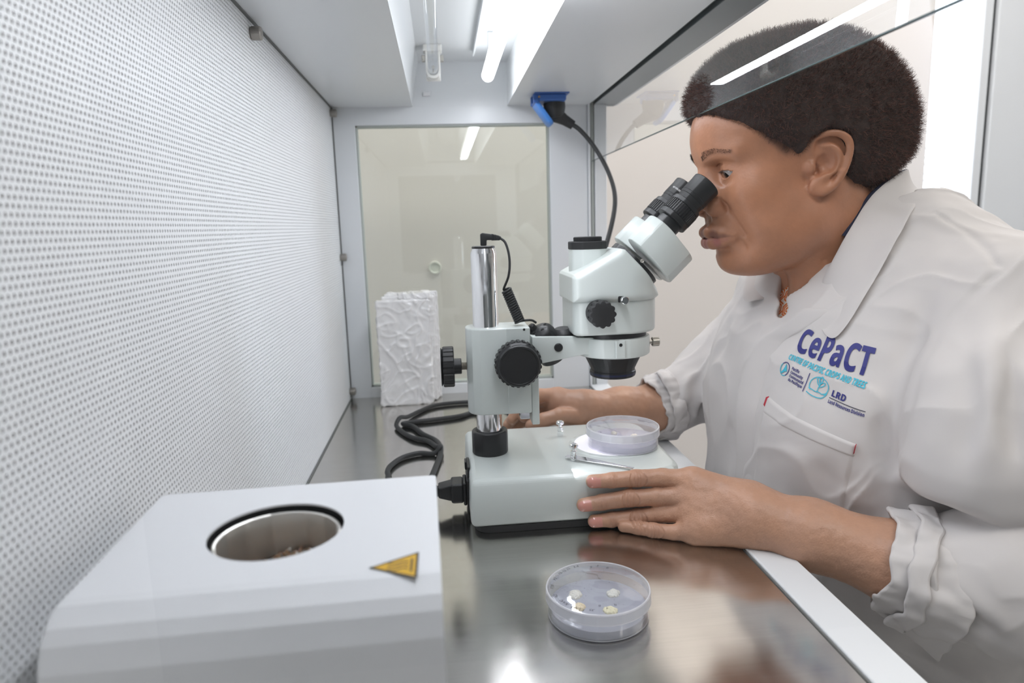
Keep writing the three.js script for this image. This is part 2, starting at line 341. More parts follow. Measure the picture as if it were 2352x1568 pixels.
{ // sliding sash: clear pane whose lower edge shows as a thin dark line
  const s = tag(new THREE.Group(), 'clear sliding front sash of the cabinet'); s.name = 'window_2'; s.userData.kind = 'structure'; scene.add(s);
  part('pane', box(0.3030, 0.3033, 0.4555, TOP + 0.09, ZB + 0.002, ZN), M.glass, s);
  part('pane_edge', box(0.3020, 0.3046, 0.4540, 0.4556, ZB + 0.002, ZN, 0.0005), M.glassEdge, s);
}
{ // the laboratory around the cabinet
  const A = { x0: -0.75, x1: 2.3, y0: -0.80, y1: 1.70, z0: -2.05, z1: 1.5 }, t = 0.08;
  const wx0 = 1.512, wx1 = 1.664, wy0 = -0.10, wy1 = 1.35;
  struct('wall_far', [box(A.x0, wx0, A.y0, A.y1, A.z0 - t, A.z0), box(1.90, A.x1, A.y0, A.y1, A.z0 - t, A.z0), box(wx0, 1.90, A.y0, wy0, A.z0 - t, A.z0), box(wx0, 1.90, wy1, A.y1, A.z0 - t, A.z0)], M.plaster).userData.label = 'plain beige laboratory wall';
  struct('wall_side', box(A.x0 - t, A.x0, A.y0, A.y1, A.z0 - t, A.z1 + t), M.roomWhite).userData.label = 'white laboratory side wall';
  struct('wall_right', box(A.x1, A.x1 + t, A.y0, A.y1, A.z0 - t, A.z1 + t), M.roomWhite).userData.label = 'white laboratory wall on the right';
  struct('wall_near', box(A.x0, A.x1, A.y0, A.y1, A.z1, A.z1 + t), M.darkFascia).userData.label = 'dark laboratory partition opposite';
  struct('floor_room', box(A.x0 - t, A.x1 + t, A.y0 - t, A.y0, A.z0 - t, A.z1 + t), M.floorVinyl).userData.kind = 'structure';
  struct('ceiling_room', box(A.x0 - t, A.x1 + t, A.y1, A.y1 + t, A.z0 - t, A.z1 + t), M.roomWhite);
  const w = tag(new THREE.Group(), 'bright laboratory window with white frame'); w.name = 'window_3'; w.userData.kind = 'structure'; scene.add(w);
  part('window_frame', box(wx1, 1.692, wy0, wy1, A.z0 - 0.06, A.z0 + 0.012, 0.003), M.frameWhite, w);
  part('window_frame', box(1.704, 1.90, wy0, wy1, A.z0 - 0.06, A.z0 + 0.02, 0.004), M.frameWhite, w);
  part('window_frame', box(wx0 - 0.002, wx1, wy1 - 0.02, wy1 + 0.01, A.z0 - 0.06, A.z0 + 0.012, 0.003), M.frameWhite, w);
  part('window_sill', box(wx0 - 0.002, wx1, wy0 - 0.02, wy0 + 0.02, A.z0 - 0.06, A.z0 + 0.03, 0.003), M.frameWhite, w);
  part('seal', box(1.6925, 1.7035, wy0, wy1, A.z0 - 0.05, A.z0 + 0.004), M.blackMatte, w);
  part('pane', box(wx0, wx1, wy0, wy1, A.z0 - 0.042, A.z0 - 0.0415), M.glass, w);
  // diamond mesh guard outside the glass
  const bars = [];
  for (let k = -6; k < 22; k++) for (const s of [-1, 1]) if (wy0 + 0.05 * k < 0.46) bars.push(aim(cyl(0.0016, 0.0016, 0.34, 6), [s * 0.45, 0.9, 0], [(wx0 + wx1) / 2, wy0 + 0.05 * k + 0.1, A.z0 - 0.075]));
  const m = part('guard_mesh', bars, std({ color: lin(0.75, 0.84, 0.90), roughness: 0.5 }), w); m.userData.kind = 'stuff';
}
{ // round wall socket seen through the end window
  const t = thing('wall_plug', 'small round white plug on the wall behind the end window', 'wall plug', [-0.0222, 0.217, -2.05]);
  const rim = lathe([[0.0001, 0.004], [0.0135, 0.004], [0.0150, 0.0075], [0.0175, 0.0075], [0.0185, 0.005], [0.0188, 0], [0, 0]], 40).rotateX(Math.PI / 2);
  part('rim', rim, phy({ color: lin(0.85, 0.86, 0.80), roughness: 0.3 }), t);
}

// ---------------------------------------------------------------- lamps of the cabinet
const Y0 = -1.268, Y1 = -0.17;
{
  const t = thing('led_tube', 'glowing white LED tube lamp in the ceiling trough', 'lamp', [0.0945, 0.595, (Y0 + Y1) / 2]);
  const L = Y1 - Y0, glow = std({ color: lin(0.9, 0.9, 0.9), roughness: 0.4, emissive: lin(0.96, 0.98, 1.0), emissiveIntensity: LIT.tube });
  const prof = []; for (let i = 0; i <= 8; i++) { const a = i / 8 * Math.PI / 2; prof.push([Math.sin(a) * 0.0108 + 1e-5, -L / 2 + 0.0108 * (1 - Math.cos(a))]); }
  prof.push([0.0108, L / 2 - 0.012], [1e-5, L / 2 - 0.012]);
  part('glowing_tube', lathe(prof, 28).rotateX(Math.PI / 2), glow, t);
  part('lamp_holder', [box(-0.006, 0.006, 0.009, 0.047, -L / 2 + 0.10, -L / 2 + 0.11, 0.002), box(-0.011, 0.011, 0.0, 0.047, L / 2 - 0.04, L / 2 - 0.012, 0.002)], M.cabinet, t);
}
{
  const t = thing('germicidal_tube', 'unlit clear glass germicidal tube with white end holder in the ceiling trough', 'lamp', [-0.0005, 0.601, -0.72]);
  const L = 1.06;
  part('glass_tube', cyl(0.0082, 0.0082, L, 28, true).rotateX(Math.PI / 2), phy({ color: lin(0.97, 0.98, 0.99), transmission: 1, thickness: 0, roughness: 0.02, ior: 1.5 }), t);
  const cap = []; for (let i = 0; i <= 6; i++) { const a = i / 6 * Math.PI / 2; cap.push([Math.sin(a) * 0.0082 + 1e-5, -0.0082 * (Math.cos(a) - 1)]); }
  part('tube_end', [lathe(cap, 24).rotateX(Math.PI / 2).translate(0, 0, -L / 2 - 0.008)], phy({ color: lin(0.97, 0.98, 0.99), transmission: 1, thickness: 0, roughness: 0.05 }), t);
  part('electrode', [cyl(0.0012, 0.0012, 0.03, 8).rotateX(Math.PI / 2).translate(0, 0, -L / 2 + 0.012), cyl(0.003, 0.003, 0.004, 12).rotateX(Math.PI / 2).translate(0, 0, -L / 2 + 0.03)], M.satin, t);
  const U = new THREE.Shape(); U.moveTo(-0.0125, 0.035); U.lineTo(-0.0125, -0.002); U.absarc(0, -0.002, 0.0125, Math.PI, 2 * Math.PI, false); U.lineTo(0.0125, 0.035); U.lineTo(0.0092, 0.035); U.lineTo(0.0092, 0); U.absarc(0, 0, 0.0092, 0, -Math.PI, true); U.lineTo(-0.0092, 0.035); U.closePath();
  const g = prism(U, -0.010, 0.010, 0.001);
  part('end_holder', [g.translate(0, 0, -L / 2 + 0.004), box(-0.0125, 0.0125, -0.0145, -0.002, -L / 2 - 0.013, -L / 2 - 0.008, 0.002), box(-0.016, 0.016, 0.030, 0.041, -L / 2 - 0.01, -L / 2 + 0.016, 0.002)], phy({ color: lin(0.86, 0.85, 0.82), roughness: 0.35 }), t);
  part('bracket', [box(-0.0185, -0.0128, 0.014, 0.024, -L / 2 + 0.002, -L / 2 + 0.012, 0.001), box(0.0128, 0.0185, 0.014, 0.024, -L / 2 + 0.002, -L / 2 + 0.012, 0.001)], M.satin, t);
  // a small metal tag beside the holder that mirrors the lamp
  part('tag_plate', box(-0.021, -0.008, -0.021, -0.013, -L / 2 - 0.113, -L / 2 - 0.110, 0.0005), std({ color: lin(0.8, 0.8, 0.82), roughness: 0.25 }), t);
}
// ---------------------------------------------------------------- knurled standoffs of the perforated panel
{
  const proto = thing('panel_fastener', 'knurled steel fastener high on the perforated wall, nearest of the four', 'fastener', [X0, 0.5475, -0.8085], 0, 'steel fasteners of the perforated wall');
  const head = lathe([[0, 0.0125], [0.0030, 0.0125], [0.0062, 0.0118], [0.0070, 0.0108], [0.0070, 0.0015], [0.0062, 0.0006], [0.0062, 0], [0, 0]], 36);
  part('knurled_head', [head, knurl(0.0072, 0.0003, 48, 0.002, 0.0102, 0.5, 0.0001)].map(g => g.rotateZ(-Math.PI / 2)), std({ color: lin(0.40, 0.375, 0.345), metalness: 1, roughness: 0.36 }), proto);
  for (const [y, z, l] of [[0.5500, -1.352, 'steel fastener in the far upper corner of the perforated wall'], [0.2830, -1.352, 'steel fastener at mid height on the far edge of the perforated wall'], [0.0175, -1.352, 'steel fastener in the far lower corner of the perforated wall']]) {
    const c = proto.clone(); c.name = numbered('panel_fastener'); c.position.set(X0, y, z); c.userData = { ...proto.userData, label: l }; scene.add(c);
  }
}
// ---------------------------------------------------------------- bead steriliser in the foreground
{
  const x0 = -0.1725, x1 = -0.0083, z0 = -0.4145, z1 = -0.2700, top = 0.180, P = [-0.0904, 0, -0.342];
  const s = thing('bead_steriliser', 'white bead steriliser box with round steel well in the left foreground', 'steriliser', P, 0.026);
  const enamel = phy({ color: lin(0.80, 0.81, 0.83), roughness: 0.38, clearcoat: 0.2, clearcoatRoughness: 0.3 });
  const lo = (g) => (Array.isArray(g) ? merge(g) : g).translate(-P[0], -P[1], -P[2]);
  const hx = -0.0930, hz = -0.3505, hr = 0.0345;
  // folded sheet: the top runs over a wide bend into the front; a round opening in the top
  const R = 0.026, sheet = [];
  const hole = new THREE.Path(); hole.absarc(hx, -hz, hr, 0, 2 * Math.PI, true);
  const topS = new THREE.Shape(); const rr = 0.004;
  topS.moveTo(x0, -(z1 - R)); topS.lineTo(x1, -(z1 - R)); topS.lineTo(x1, -(z0 + rr)); topS.quadraticCurveTo(x1, -z0, x1 - rr, -z0); topS.lineTo(x0 + rr, -z0); topS.quadraticCurveTo(x0, -z0, x0, -(z0 + rr)); topS.closePath(); topS.holes.push(hole);
  sheet.push(new THREE.ExtrudeGeometry(topS, { depth: 0.0012, bevelEnabled: false, curveSegments: 64 }).rotateX(-Math.PI / 2).translate(0, top - 0.0012, 0));
  const bend = new THREE.Shape(); // cross-section in (z, y)
  bend.moveTo(z1 - R, top); bend.absarc(z1 - R, top - R, R, Math.PI / 2, 0, true); bend.lineTo(z1, 0.012); bend.lineTo(z1 - 0.0012, 0.012); bend.lineTo(z1 - 0.0012, top - R); bend.absarc(z1 - R, top - R, R - 0.0012, 0, Math.PI / 2, false); bend.closePath();
  sheet.push(toCreasedNormals(new THREE.ExtrudeGeometry(bend, { depth: x1 - x0, bevelEnabled: false, curveSegments: 20 }).rotateY(-Math.PI / 2).translate(x1, 0, 0), 0.6));
  const cheek = (x) => { const c = new THREE.Shape(); c.moveTo(z0 + 0.001, 0.012); c.lineTo(z0 + 0.001, top - 0.002); c.lineTo(z1 - R, top - 0.0013); c.absarc(z1 - R, top - R, R - 0.0013, Math.PI / 2, 0, true); c.lineTo(z1 - 0.0013, 0.012); c.closePath(); return new THREE.ExtrudeGeometry(c, { depth: 0.0012, bevelEnabled: false }).rotateY(-Math.PI / 2).translate(x, 0, 0); };
  sheet.push(cheek(x1 - 0.0016), cheek(x0 + 0.0028));
  sheet.push(box(x0 + 0.001, x1 - 0.001, 0.012, top - 0.002, z0, z0 + 0.0012));
  part('housing', lo(sheet), enamel, s);
  part('base_plate', lo(box(x0 + 0.003, x1 - 0.003, 0.006, 0.013, z0 + 0.003, z1 - 0.003, 0.001)), M.cabinet, s);
  for (const [x, z] of [[x0 + 0.02, z0 + 0.02], [x1 - 0.02, z0 + 0.02], [x0 + 0.02, z1 - 0.02], [x1 - 0.02, z1 - 0.02]]) part('foot', lo(cyl(0.008, 0.007, 0.007, 20).translate(x, 0.0035, z)), M.blackMatte, s);
  const well = part('well', lo([lathe([[0.0332, 0.1700], [0.0328, 0.1760], [0.0318, 0.1765], [0.0308, 0.1758], [0.0304, 0.1740], [0.0300, 0.1690], [0.0300, 0.118], [0, 0.118]], 72).translate(hx, 0, hz)]), std({ color: lin(0.80, 0.78, 0.74), metalness: 1, roughness: 0.42 }), s);
  part('gap_ring', lo(lathe([[0.0360, 0.1788], [0.0360, 0.165], [0.0332, 0.1700]], 72).translate(hx, 0, hz)), M.blackMatte, s);
  // glass beads, heaped to one side
  const R2 = rng(5), beads = [], bg = new THREE.SphereGeometry(0.00105, 8, 6);
  const bm = new THREE.InstancedMesh(bg, phy({ roughness: 0.12, color: 0xffffff }), 2600), mm = new THREE.Matrix4(), cc = new THREE.Color();
  for (let i = 0; i < 2600; i++) {
    const a = R2() * 6.283, r = Math.sqrt(R2()) * 0.0288, x = Math.cos(a) * r, z = Math.sin(a) * r;
    const y = 0.1500 + 0.0060 * Math.exp(-((x - 0.004) ** 2 + (z + 0.010) ** 2) / 0.00025) + 0.0025 * (x / 0.03) - 0.003 * (z / 0.03) + 0.002 * noise.noise(x * 90, z * 90, 2) - R2() * 0.003;
    mm.makeTranslation(hx + x - P[0], y, hz + z - P[2]); bm.setMatrixAt(i, mm);
    const k = R2(); if (k < 0.72) cc.setRGB(0.16 + 0.12 * R2(), 0.10 + 0.05 * R2(), 0.05 + 0.03 * R2()); else if (k < 0.9) cc.setRGB(0.10, 0.085, 0.07); else cc.setRGB(0.62, 0.58, 0.52);
    bm.setColorAt(i, cc);
  }
  bm.name = 'glass_beads'; bm.userData.kind = 'stuff'; bm.userData.label = 'heap of brown and clear glass beads'; s.add(bm);
  // hot-surface warning label
  const tri = canvasTexture(256, 256, (c, w, h) => {
    c.clearRect(0, 0, w, h); c.lineJoin = 'round';
    c.beginPath(); c.moveTo(128, 14); c.lineTo(246, 238); c.lineTo(10, 238); c.closePath(); c.fillStyle = '#d9a912'; c.fill(); c.lineWidth = 12; c.strokeStyle = '#1d1a14'; c.stroke();
    c.lineWidth = 10; c.strokeStyle = '#2a2418';
    for (const x of [96, 128, 160]) { c.beginPath(); c.moveTo(x, 196); for (let i = 0; i <= 24; i++) c.lineTo(x + Math.sin(i / 24 * 6.283 * 1.1) * 8, 196 - i * 4.2); c.stroke(); }
    c.beginPath(); c.moveTo(66, 212); c.lineTo(190, 212); c.stroke();
  });
  const g = new THREE.PlaneGeometry(0.0255, 0.0245).rotateX(-Math.PI / 2).rotateY(Math.PI / 2 - 0.03).translate(-0.0298, top + 0.0003, -0.2985);
  part('warning_label', lo(g), std({ map: tri, transparent: true, roughness: 0.5 }), s, 'yellow triangular hot-surface label');
}
// ---------------------------------------------------------------- stack of sheets in clear film by the end window
{
  const P = [-0.0755, 0.0005, -1.318], t = thing('wrapped_stack', 'upright white pack in crinkled clear film by the end window', 'package', P, 0.06);
  const W = 0.098, H = 0.199, D = 0.060;
  const crinkle = (g, amp, seed) => { g = mergeVertices(g.deleteAttribute('normal'), 1e-5); const p = g.attributes.position, n = (() => { g.computeVertexNormals(); return g.attributes.normal.clone(); })(); for (let i = 0; i < p.count; i++) { const x = p.getX(i), y = p.getY(i), z = p.getZ(i); const w = noise.noise(x * 14 + seed, y * 11, z * 14), w2 = noise.noise(x * 22 + seed, y * 16 + 4, z * 20); const ridge = (v, k) => Math.pow(Math.max(0, 1 - Math.abs(v) * k), 2); const d = amp * (1.1 * w + 0.9 * ridge(noise.noise(x * 11 + 2.4 * w + seed, y * 34 + x * 16 + 1.5 * w2, z * 12 + 5), 3.2) + 0.7 * ridge(noise.noise(x * 16 - y * 20 + 2 * w2, y * 22 + x * 30 + seed, z * 9), 3.4) + 0.25 * noise.noise(x * 120, y * 90, z * 120)); p.setXYZ(i, x + n.getX(i) * d, y + n.getY(i) * d, z + n.getZ(i) * d); } g.computeVertexNormals(); return g; };
  const block = (w, h, d, sx, sy, sz) => { const g = new THREE.BoxGeometry(w, h, d, sx, sy, sz); g.deleteAttribute('uv'); const p = g.attributes.position; for (let i = 0; i < p.count; i++) { const x = p.getX(i), y = p.getY(i), z = p.getZ(i); const k = Math.min(Math.abs(Math.abs(x) - w / 2), 0.02) < 1e-6 && Math.abs(Math.abs(y) - h / 2) < 1e-6 ? 0.96 : 1; p.setXYZ(i, x * k, y, z * k); } return g; };
  const film = phy({ color: lin(0.86, 0.85, 0.85), roughness: 0.30, clearcoat: 1, clearcoatRoughness: 0.08 });
  for (let i = 0; i < 4; i++) {
    const d = i ? 0.011 : 0.022, z = [0.0190, 0.0015, -0.0105, -0.0225][i], dh = [0, 0.006, 0.009, 0.012][i], dx = [0, 0.010, 0.014, 0.019][i];
    part('wrapped_sheet_pack', crinkle(block(W, H + dh, d, 60, 110, i ? 8 : 14), i ? 0.0012 : 0.0021, i * 7.3).translate(dx - 0.004, (H + dh) / 2 + 0.0015, z), film, t);
  }
  part('film_fold', crinkle(block(0.060, 0.010, 0.040, 50, 10, 30), 0.003, 31).translate(0.018, H + 0.008, -0.008), film, t);
}
// ---------------------------------------------------------------- blue socket with its lid, and the leads
{
  const P = [0.2030, TOP, -1.262], t = thing('socket_outlet', 'blue hinged-lid power socket under the cabinet ceiling', 'socket', P);
  const blue = phy({ color: lin(0.035, 0.125, 0.42), roughness: 0.35 }), blueLid = phy({ color: lin(0.055, 0.22, 0.62), roughness: 0.35 });
  part('frame', [box(-0.0300, 0.0320, -0.0022, 0, -0.030, 0.030, 0.001), box(-0.0215, 0.0270, -0.0140, -0.002, -0.026, 0.026, 0.003)], blue, t);
  part('hinge', [box(-0.0310, -0.0200, -0.0165, -0.001, -0.022, -0.012, 0.0015), box(-0.0310, -0.0200, -0.0165, -0.001, 0.012, 0.022, 0.0015), cyl(0.0028, 0.0028, 0.05, 18).rotateX(Math.PI / 2).translate(-0.0265, -0.0145, 0)], blue, t);
  part('hinge_screw', alongZ(cyl(0.0017, 0.0017, 0.001, 14), -0.0216, -0.0075, 0.0262), std({ color: lin(0.55, 0.33, 0.12), metalness: 1, roughness: 0.4 }), t);
  const lid = roundedShape([[0, -0.0225], [0.047, -0.0225], [0.047, 0.0225], [0, 0.0225]], [0.004, 0.012, 0.012, 0.004]);
  part('lid', prism(lid, -0.0035, 0.0040, 0.0022, 4).rotateX(Math.PI / 2).rotateZ(-0.93).translate(-0.0250, -0.0150, 0), blueLid, t);
}
{
  // lead of the microscope: plug in the blue socket, down behind the head, over the work surface to the inlet in the base
  const P = [0.2140, TOP - 0.0145, -1.262], t = thing('power_lead', 'black power lead from the blue ceiling socket to the microscope base', 'cable', P);
  const lo = (g) => (Array.isArray(g) ? merge(g) : g).translate(-P[0], -P[1], -P[2]);
  part('mains_plug', lo([aim(lathe([[0, 0], [0.0195, 0], [0.0195, 0.010], [0.0165, 0.020], [0.0140, 0.027], [0, 0.029]], 36), [0.10, -1, 0.05], [0.2120, 0.5485, -1.262]), aim(lathe([[0, 0], [0.0150, 0], [0.0120, 0.012], [0.0095, 0.022], [0.0085, 0.034], [0.0080, 0.040], [0, 0.040]], 28), [0.80, -0.50, 0.04], [0.2120, 0.5300, -1.262])]), M.blackMatte, t);
  const path = [[0.2425, 0.5115, -1.260], [0.2560, 0.5010, -1.255], [0.2800, 0.4700, -1.245], [0.3000, 0.4200, -1.215], [0.3020, 0.3700, -1.180], [0.2700, 0.2771, -1.140], [0.2350, 0.1994, -1.120], [0.1784, 0.1316, -1.120], [0.1193, 0.0850, -1.130], [0.0899, 0.0400, -1.150], [0.0720, 0.0120, -1.180], [0.0446, 0.0042, -1.1965], [0.0188, 0.0042, -1.1759], [-0.0304, 0.0042, -1.1609], [-0.0700, 0.0042, -1.1520], [-0.0800, 0.0052, -1.1430], [-0.0641, 0.0045, -1.1297], [-0.0445, 0.0042, -1.0814], [-0.0241, 0.0042, -1.0444], [-0.0155, 0.0055, -1.0040], [-0.0160, 0.0042, -0.9700], [-0.0220, 0.0042, -0.9226], [-0.0290, 0.0042, -0.8700], [-0.0330, 0.0060, -0.8250], [-0.0260, 0.0150, -0.7900], [-0.0120, 0.0245, -0.7800]];
  part('cord', lo(tube(path, 0.0040, 420, 10)), M.rubber, t);
  part('connector', lo([box(-0.0020, 0.0130, 0.0125, 0.0365, -0.7945, -0.7655, 0.003), prism([[-0.0160, 0.0190], [0.0000, 0.0140], [0.0000, 0.0350], [-0.0160, 0.0315]], -0.791, -0.769, 0.002).translate(0, 0, 0), box(-0.0170, -0.0140, 0.0185, 0.0320, -0.789, -0.771, 0.002), alongX(cyl(0.0062, 0.0052, 0.010, 20), -0.0200, 0.0250, -0.780), alongX(cyl(0.0072, 0.0072, 0.0014, 20), -0.0195, 0.0250, -0.780), alongX(cyl(0.0066, 0.0066, 0.0014, 20), -0.0225, 0.0250, -0.780)]), M.black, t);
}
{
  const t = thing('steriliser_lead', 'second black lead looping on the steel surface behind the white box', 'cable', [-0.08, 0, -1.0]);
  const path = [[-0.0900, 0.0600, -0.4180], [-0.0900, 0.0550, -0.4450], [-0.0900, 0.0200, -0.5200], [-0.0850, 0.0042, -0.6200], [-0.0800, 0.0042, -0.7800], [-0.0843, 0.0042, -0.8883], [-0.0885, 0.0042, -0.9150], [-0.0848, 0.0042, -0.9405], [-0.0689, 0.0042, -0.9710], [-0.0466, 0.0042, -0.9844], [-0.0240, 0.0042, -0.9800], [-0.0150, 0.0120, -0.9850], [-0.0214, 0.0050, -1.0080], [-0.0362, 0.0042, -1.0427], [-0.0589, 0.0042, -1.0633], [-0.0811, 0.0042, -1.1060], [-0.0905, 0.0060, -1.1400], [-0.0850, 0.0125, -1.1560], [-0.0740, 0.0060, -1.1820], [-0.0538, 0.0042, -1.2222], [-0.0229, 0.0042, -1.2602], [0.0466, 0.0042, -1.2688], [0.0860, 0.0042, -1.2450], [0.1150, 0.0042, -1.1600], [0.1180, 0.0042, -1.0400], [0.1120, 0.0120, -1.0000], [0.0900, 0.0130, -0.9850]];
  part('cord', tube(path, 0.0038, 420, 10).translate(0.08, 0, 1.0), M.rubber, t);
  part('plug', aim(lathe([[0, 0], [0.0060, 0], [0.0085, 0.012], [0.0120, 0.020], [0.0125, 0.034], [0, 0.034]], 28), [-1, 0, 0.25], [0.0900 + 0.08, 0.0130, 0.015]), M.blackMatte, t);
}
// ---------------------------------------------------------------- petri dishes
const clear = phy({ color: lin(0.97, 0.975, 0.99), transmission: 0.94, thickness: 0, roughness: 0.05, ior: 1.5 });
const hazy = phy({ color: lin(0.92, 0.925, 0.945), transmission: 0.80, thickness: 0, roughness: 0.22, ior: 1.5 });
const rimM = phy({ color: lin(0.90, 0.90, 0.92), transmission: 0.45, thickness: 0, roughness: 0.25, ior: 1.5 });
const frosted = phy({ color: lin(0.93, 0.935, 0.95), transmission: 0.66, thickness: 0, roughness: 0.30, ior: 1.5 });
function petri(label, x, y, z, turn, agarC, colonies, write) {
  const d = thing('petri_dish', label, 'petri dish', [x, y, z], turn);
  const dish = part('dish', lathe([[0, 0.0012], [0.0420, 0.0012], [0.0424, 0.0018], [0.0427, 0.0215]], 96), clear, d);
  part('dish_wall', lathe([[0.0430, 0.0215], [0.0433, 0.0014], [0.0428, 0.0004], [0.0412, 0], [0, 0]], 96), hazy, dish);
  part('foot_ring', lathe([[0.0395, 0.0002], [0.0425, 0.0001], [0.0434, 0.0009], [0.0430, 0.0016], [0.0424, 0.0012]], 96), frosted, dish);
  part('agar', lathe([[0, 0.0082], [0.0400, 0.0082], [0.0417, 0.0086], [0.0420, 0.0084], [0.0419, 0.0016], [0, 0.0016]], 96), phy({ color: agarC, roughness: 0.12, transmission: 0.35, thickness: 0 }), dish);
  const R = rng(Math.round(x * 1e4));
  for (const [cx, cz, r, c] of colonies) {
    const f = (px, py, pz) => { const a = Math.atan2(pz, px), rr = r * (1 + 0.10 * Math.sin(a * 2 + cx * 900) + 0.05 * Math.sin(a * 5 + cz * 700) + 0.04 * Math.sin(a * 11 + cx * 300)); return ellipsoid(px, py, pz, [0, 0, 0], [rr, 0.0030, rr]) + 0.0005 * noise.noise(px * 620, py * 620, pz * 620 + cx * 50); };
    part('colony', meshField(f, [-r * 1.6, -0.0004, -r * 1.6], [r * 1.6, 0.004, r * 1.6], r / 16).translate(cx, 0.0084, cz), phy({ color: c, roughness: 0.5, sheen: 0 }), d);
  }
  const lid = part('lid', lathe([[0, 0.0246], [0.0438, 0.0246], [0.0445, 0.0244], [0.0449, 0.0238], [0.0450, 0.0228]], 96), clear, d);
  part('lid_rim', lathe([[0.0450, 0.0232], [0.0452, 0.0158], [0.0447, 0.0154], [0.0441, 0.0159], [0.0440, 0.0228]], 96), frosted, lid);
  part('lid_bead', lathe([[0.0434, 0.0245], [0.0438, 0.0252], [0.0446, 0.0250], [0.0451, 0.0240], [0.0449, 0.0233], [0.0440, 0.0240]], 96), rimM, lid);
  part('lid_edge', lathe([[0.0446, 0.0160], [0.0453, 0.0161], [0.0454, 0.0154], [0.0446, 0.0153]], 96), rimM, lid);
  if (write) part('handwriting', new THREE.CircleGeometry(0.0432, 64).rotateX(-Math.PI / 2).translate(0, 0.02485, 0), std({ map: canvasTexture(1024, 1024, write), transparent: true, roughness: 0.6 }), lid);
  return d;
}
function pen(c, w, list, size = 34) {      // [text, angle in degrees clockwise from the far side, radius share]
  c.clearRect(0, 0, w, w); c.fillStyle = '#15151a'; c.textAlign = 'center'; c.textBaseline = 'middle';
  for (const [s, a, r, k = 1, rot = 0] of list) {
    c.save(); c.translate(w / 2, w / 2); c.rotate(a * Math.PI / 180); c.translate(0, -w / 2 * r); c.rotate(rot * Math.PI / 180);
    c.font = `italic ${size * k}px sans-serif`; c.fillText(s, 0, 0); c.restore();
  }
}
const R9 = rng(77);
petri('clear petri dish with white colonies on the steel surface in the foreground', 0.1209, 0.0004, -0.5363, 0.0, lin(0.62, 0.63, 0.70),
  [[-0.0165, -0.0175, 0.0066, lin(0.78, 0.75, 0.66)], [0.0172, -0.0145, 0.0060, lin(0.78, 0.76, 0.68)], [-0.0175, 0.0030, 0.0058, lin(0.80, 0.66, 0.42)], [0.0080, 0.0120, 0.0058, lin(0.84, 0.78, 0.52)]],
  (c, w) => { pen(c, w, [['P2', -62, 0.90], ['15-10-25', -38, 0.91], ['3-4', -18, 0.91], ['9', 2, 0.80], ['3', 12, 0.85], ['b', 27, 0.80], ['FTM', -82, 0.91], ['N2', -104, 0.91], ['NAA)', -122, 0.90, 1.1], ['Y3(NO', -143, 0.90, 1.1], ['35', -160, 0.86], ['9', 191, 0.70, 1, 180], ['x', 180, 0.80, 1], ['b', 166, 0.72, 1, 180]], 46); c.fillStyle = 'rgba(20,20,24,0.85)'; for (let i = 0; i < 46; i++) { const a = R9() * 6.28, r = Math.sqrt(R9()) * 420; c.beginPath(); c.arc(w / 2 + Math.cos(a) * r, w / 2 + Math.sin(a) * r, 1.5 + R9() * 2.5, 0, 7); c.fill(); } });
petri('clear lit petri dish standing on the round stage plate of the microscope', 0.2135, 0.0612, -0.8010, 0.5, lin(0.74, 0.72, 0.80),
  [[-0.012, 0.006, 0.0050, lin(0.85, 0.82, 0.78)], [0.016, 0.004, 0.0048, lin(0.88, 0.80, 0.70)], [0.004, -0.020, 0.0040, lin(0.85, 0.8, 0.7)]],
  (c, w) => pen(c, w, [['15-10-25', -24, 0.92], ['P2 FTM', -58, 0.92], ['3-4', 14, 0.92], ['a', 40, 0.85], ['b', 52, 0.86], ['x', 200, 0.8], ['N2', -95, 0.92]], 42));

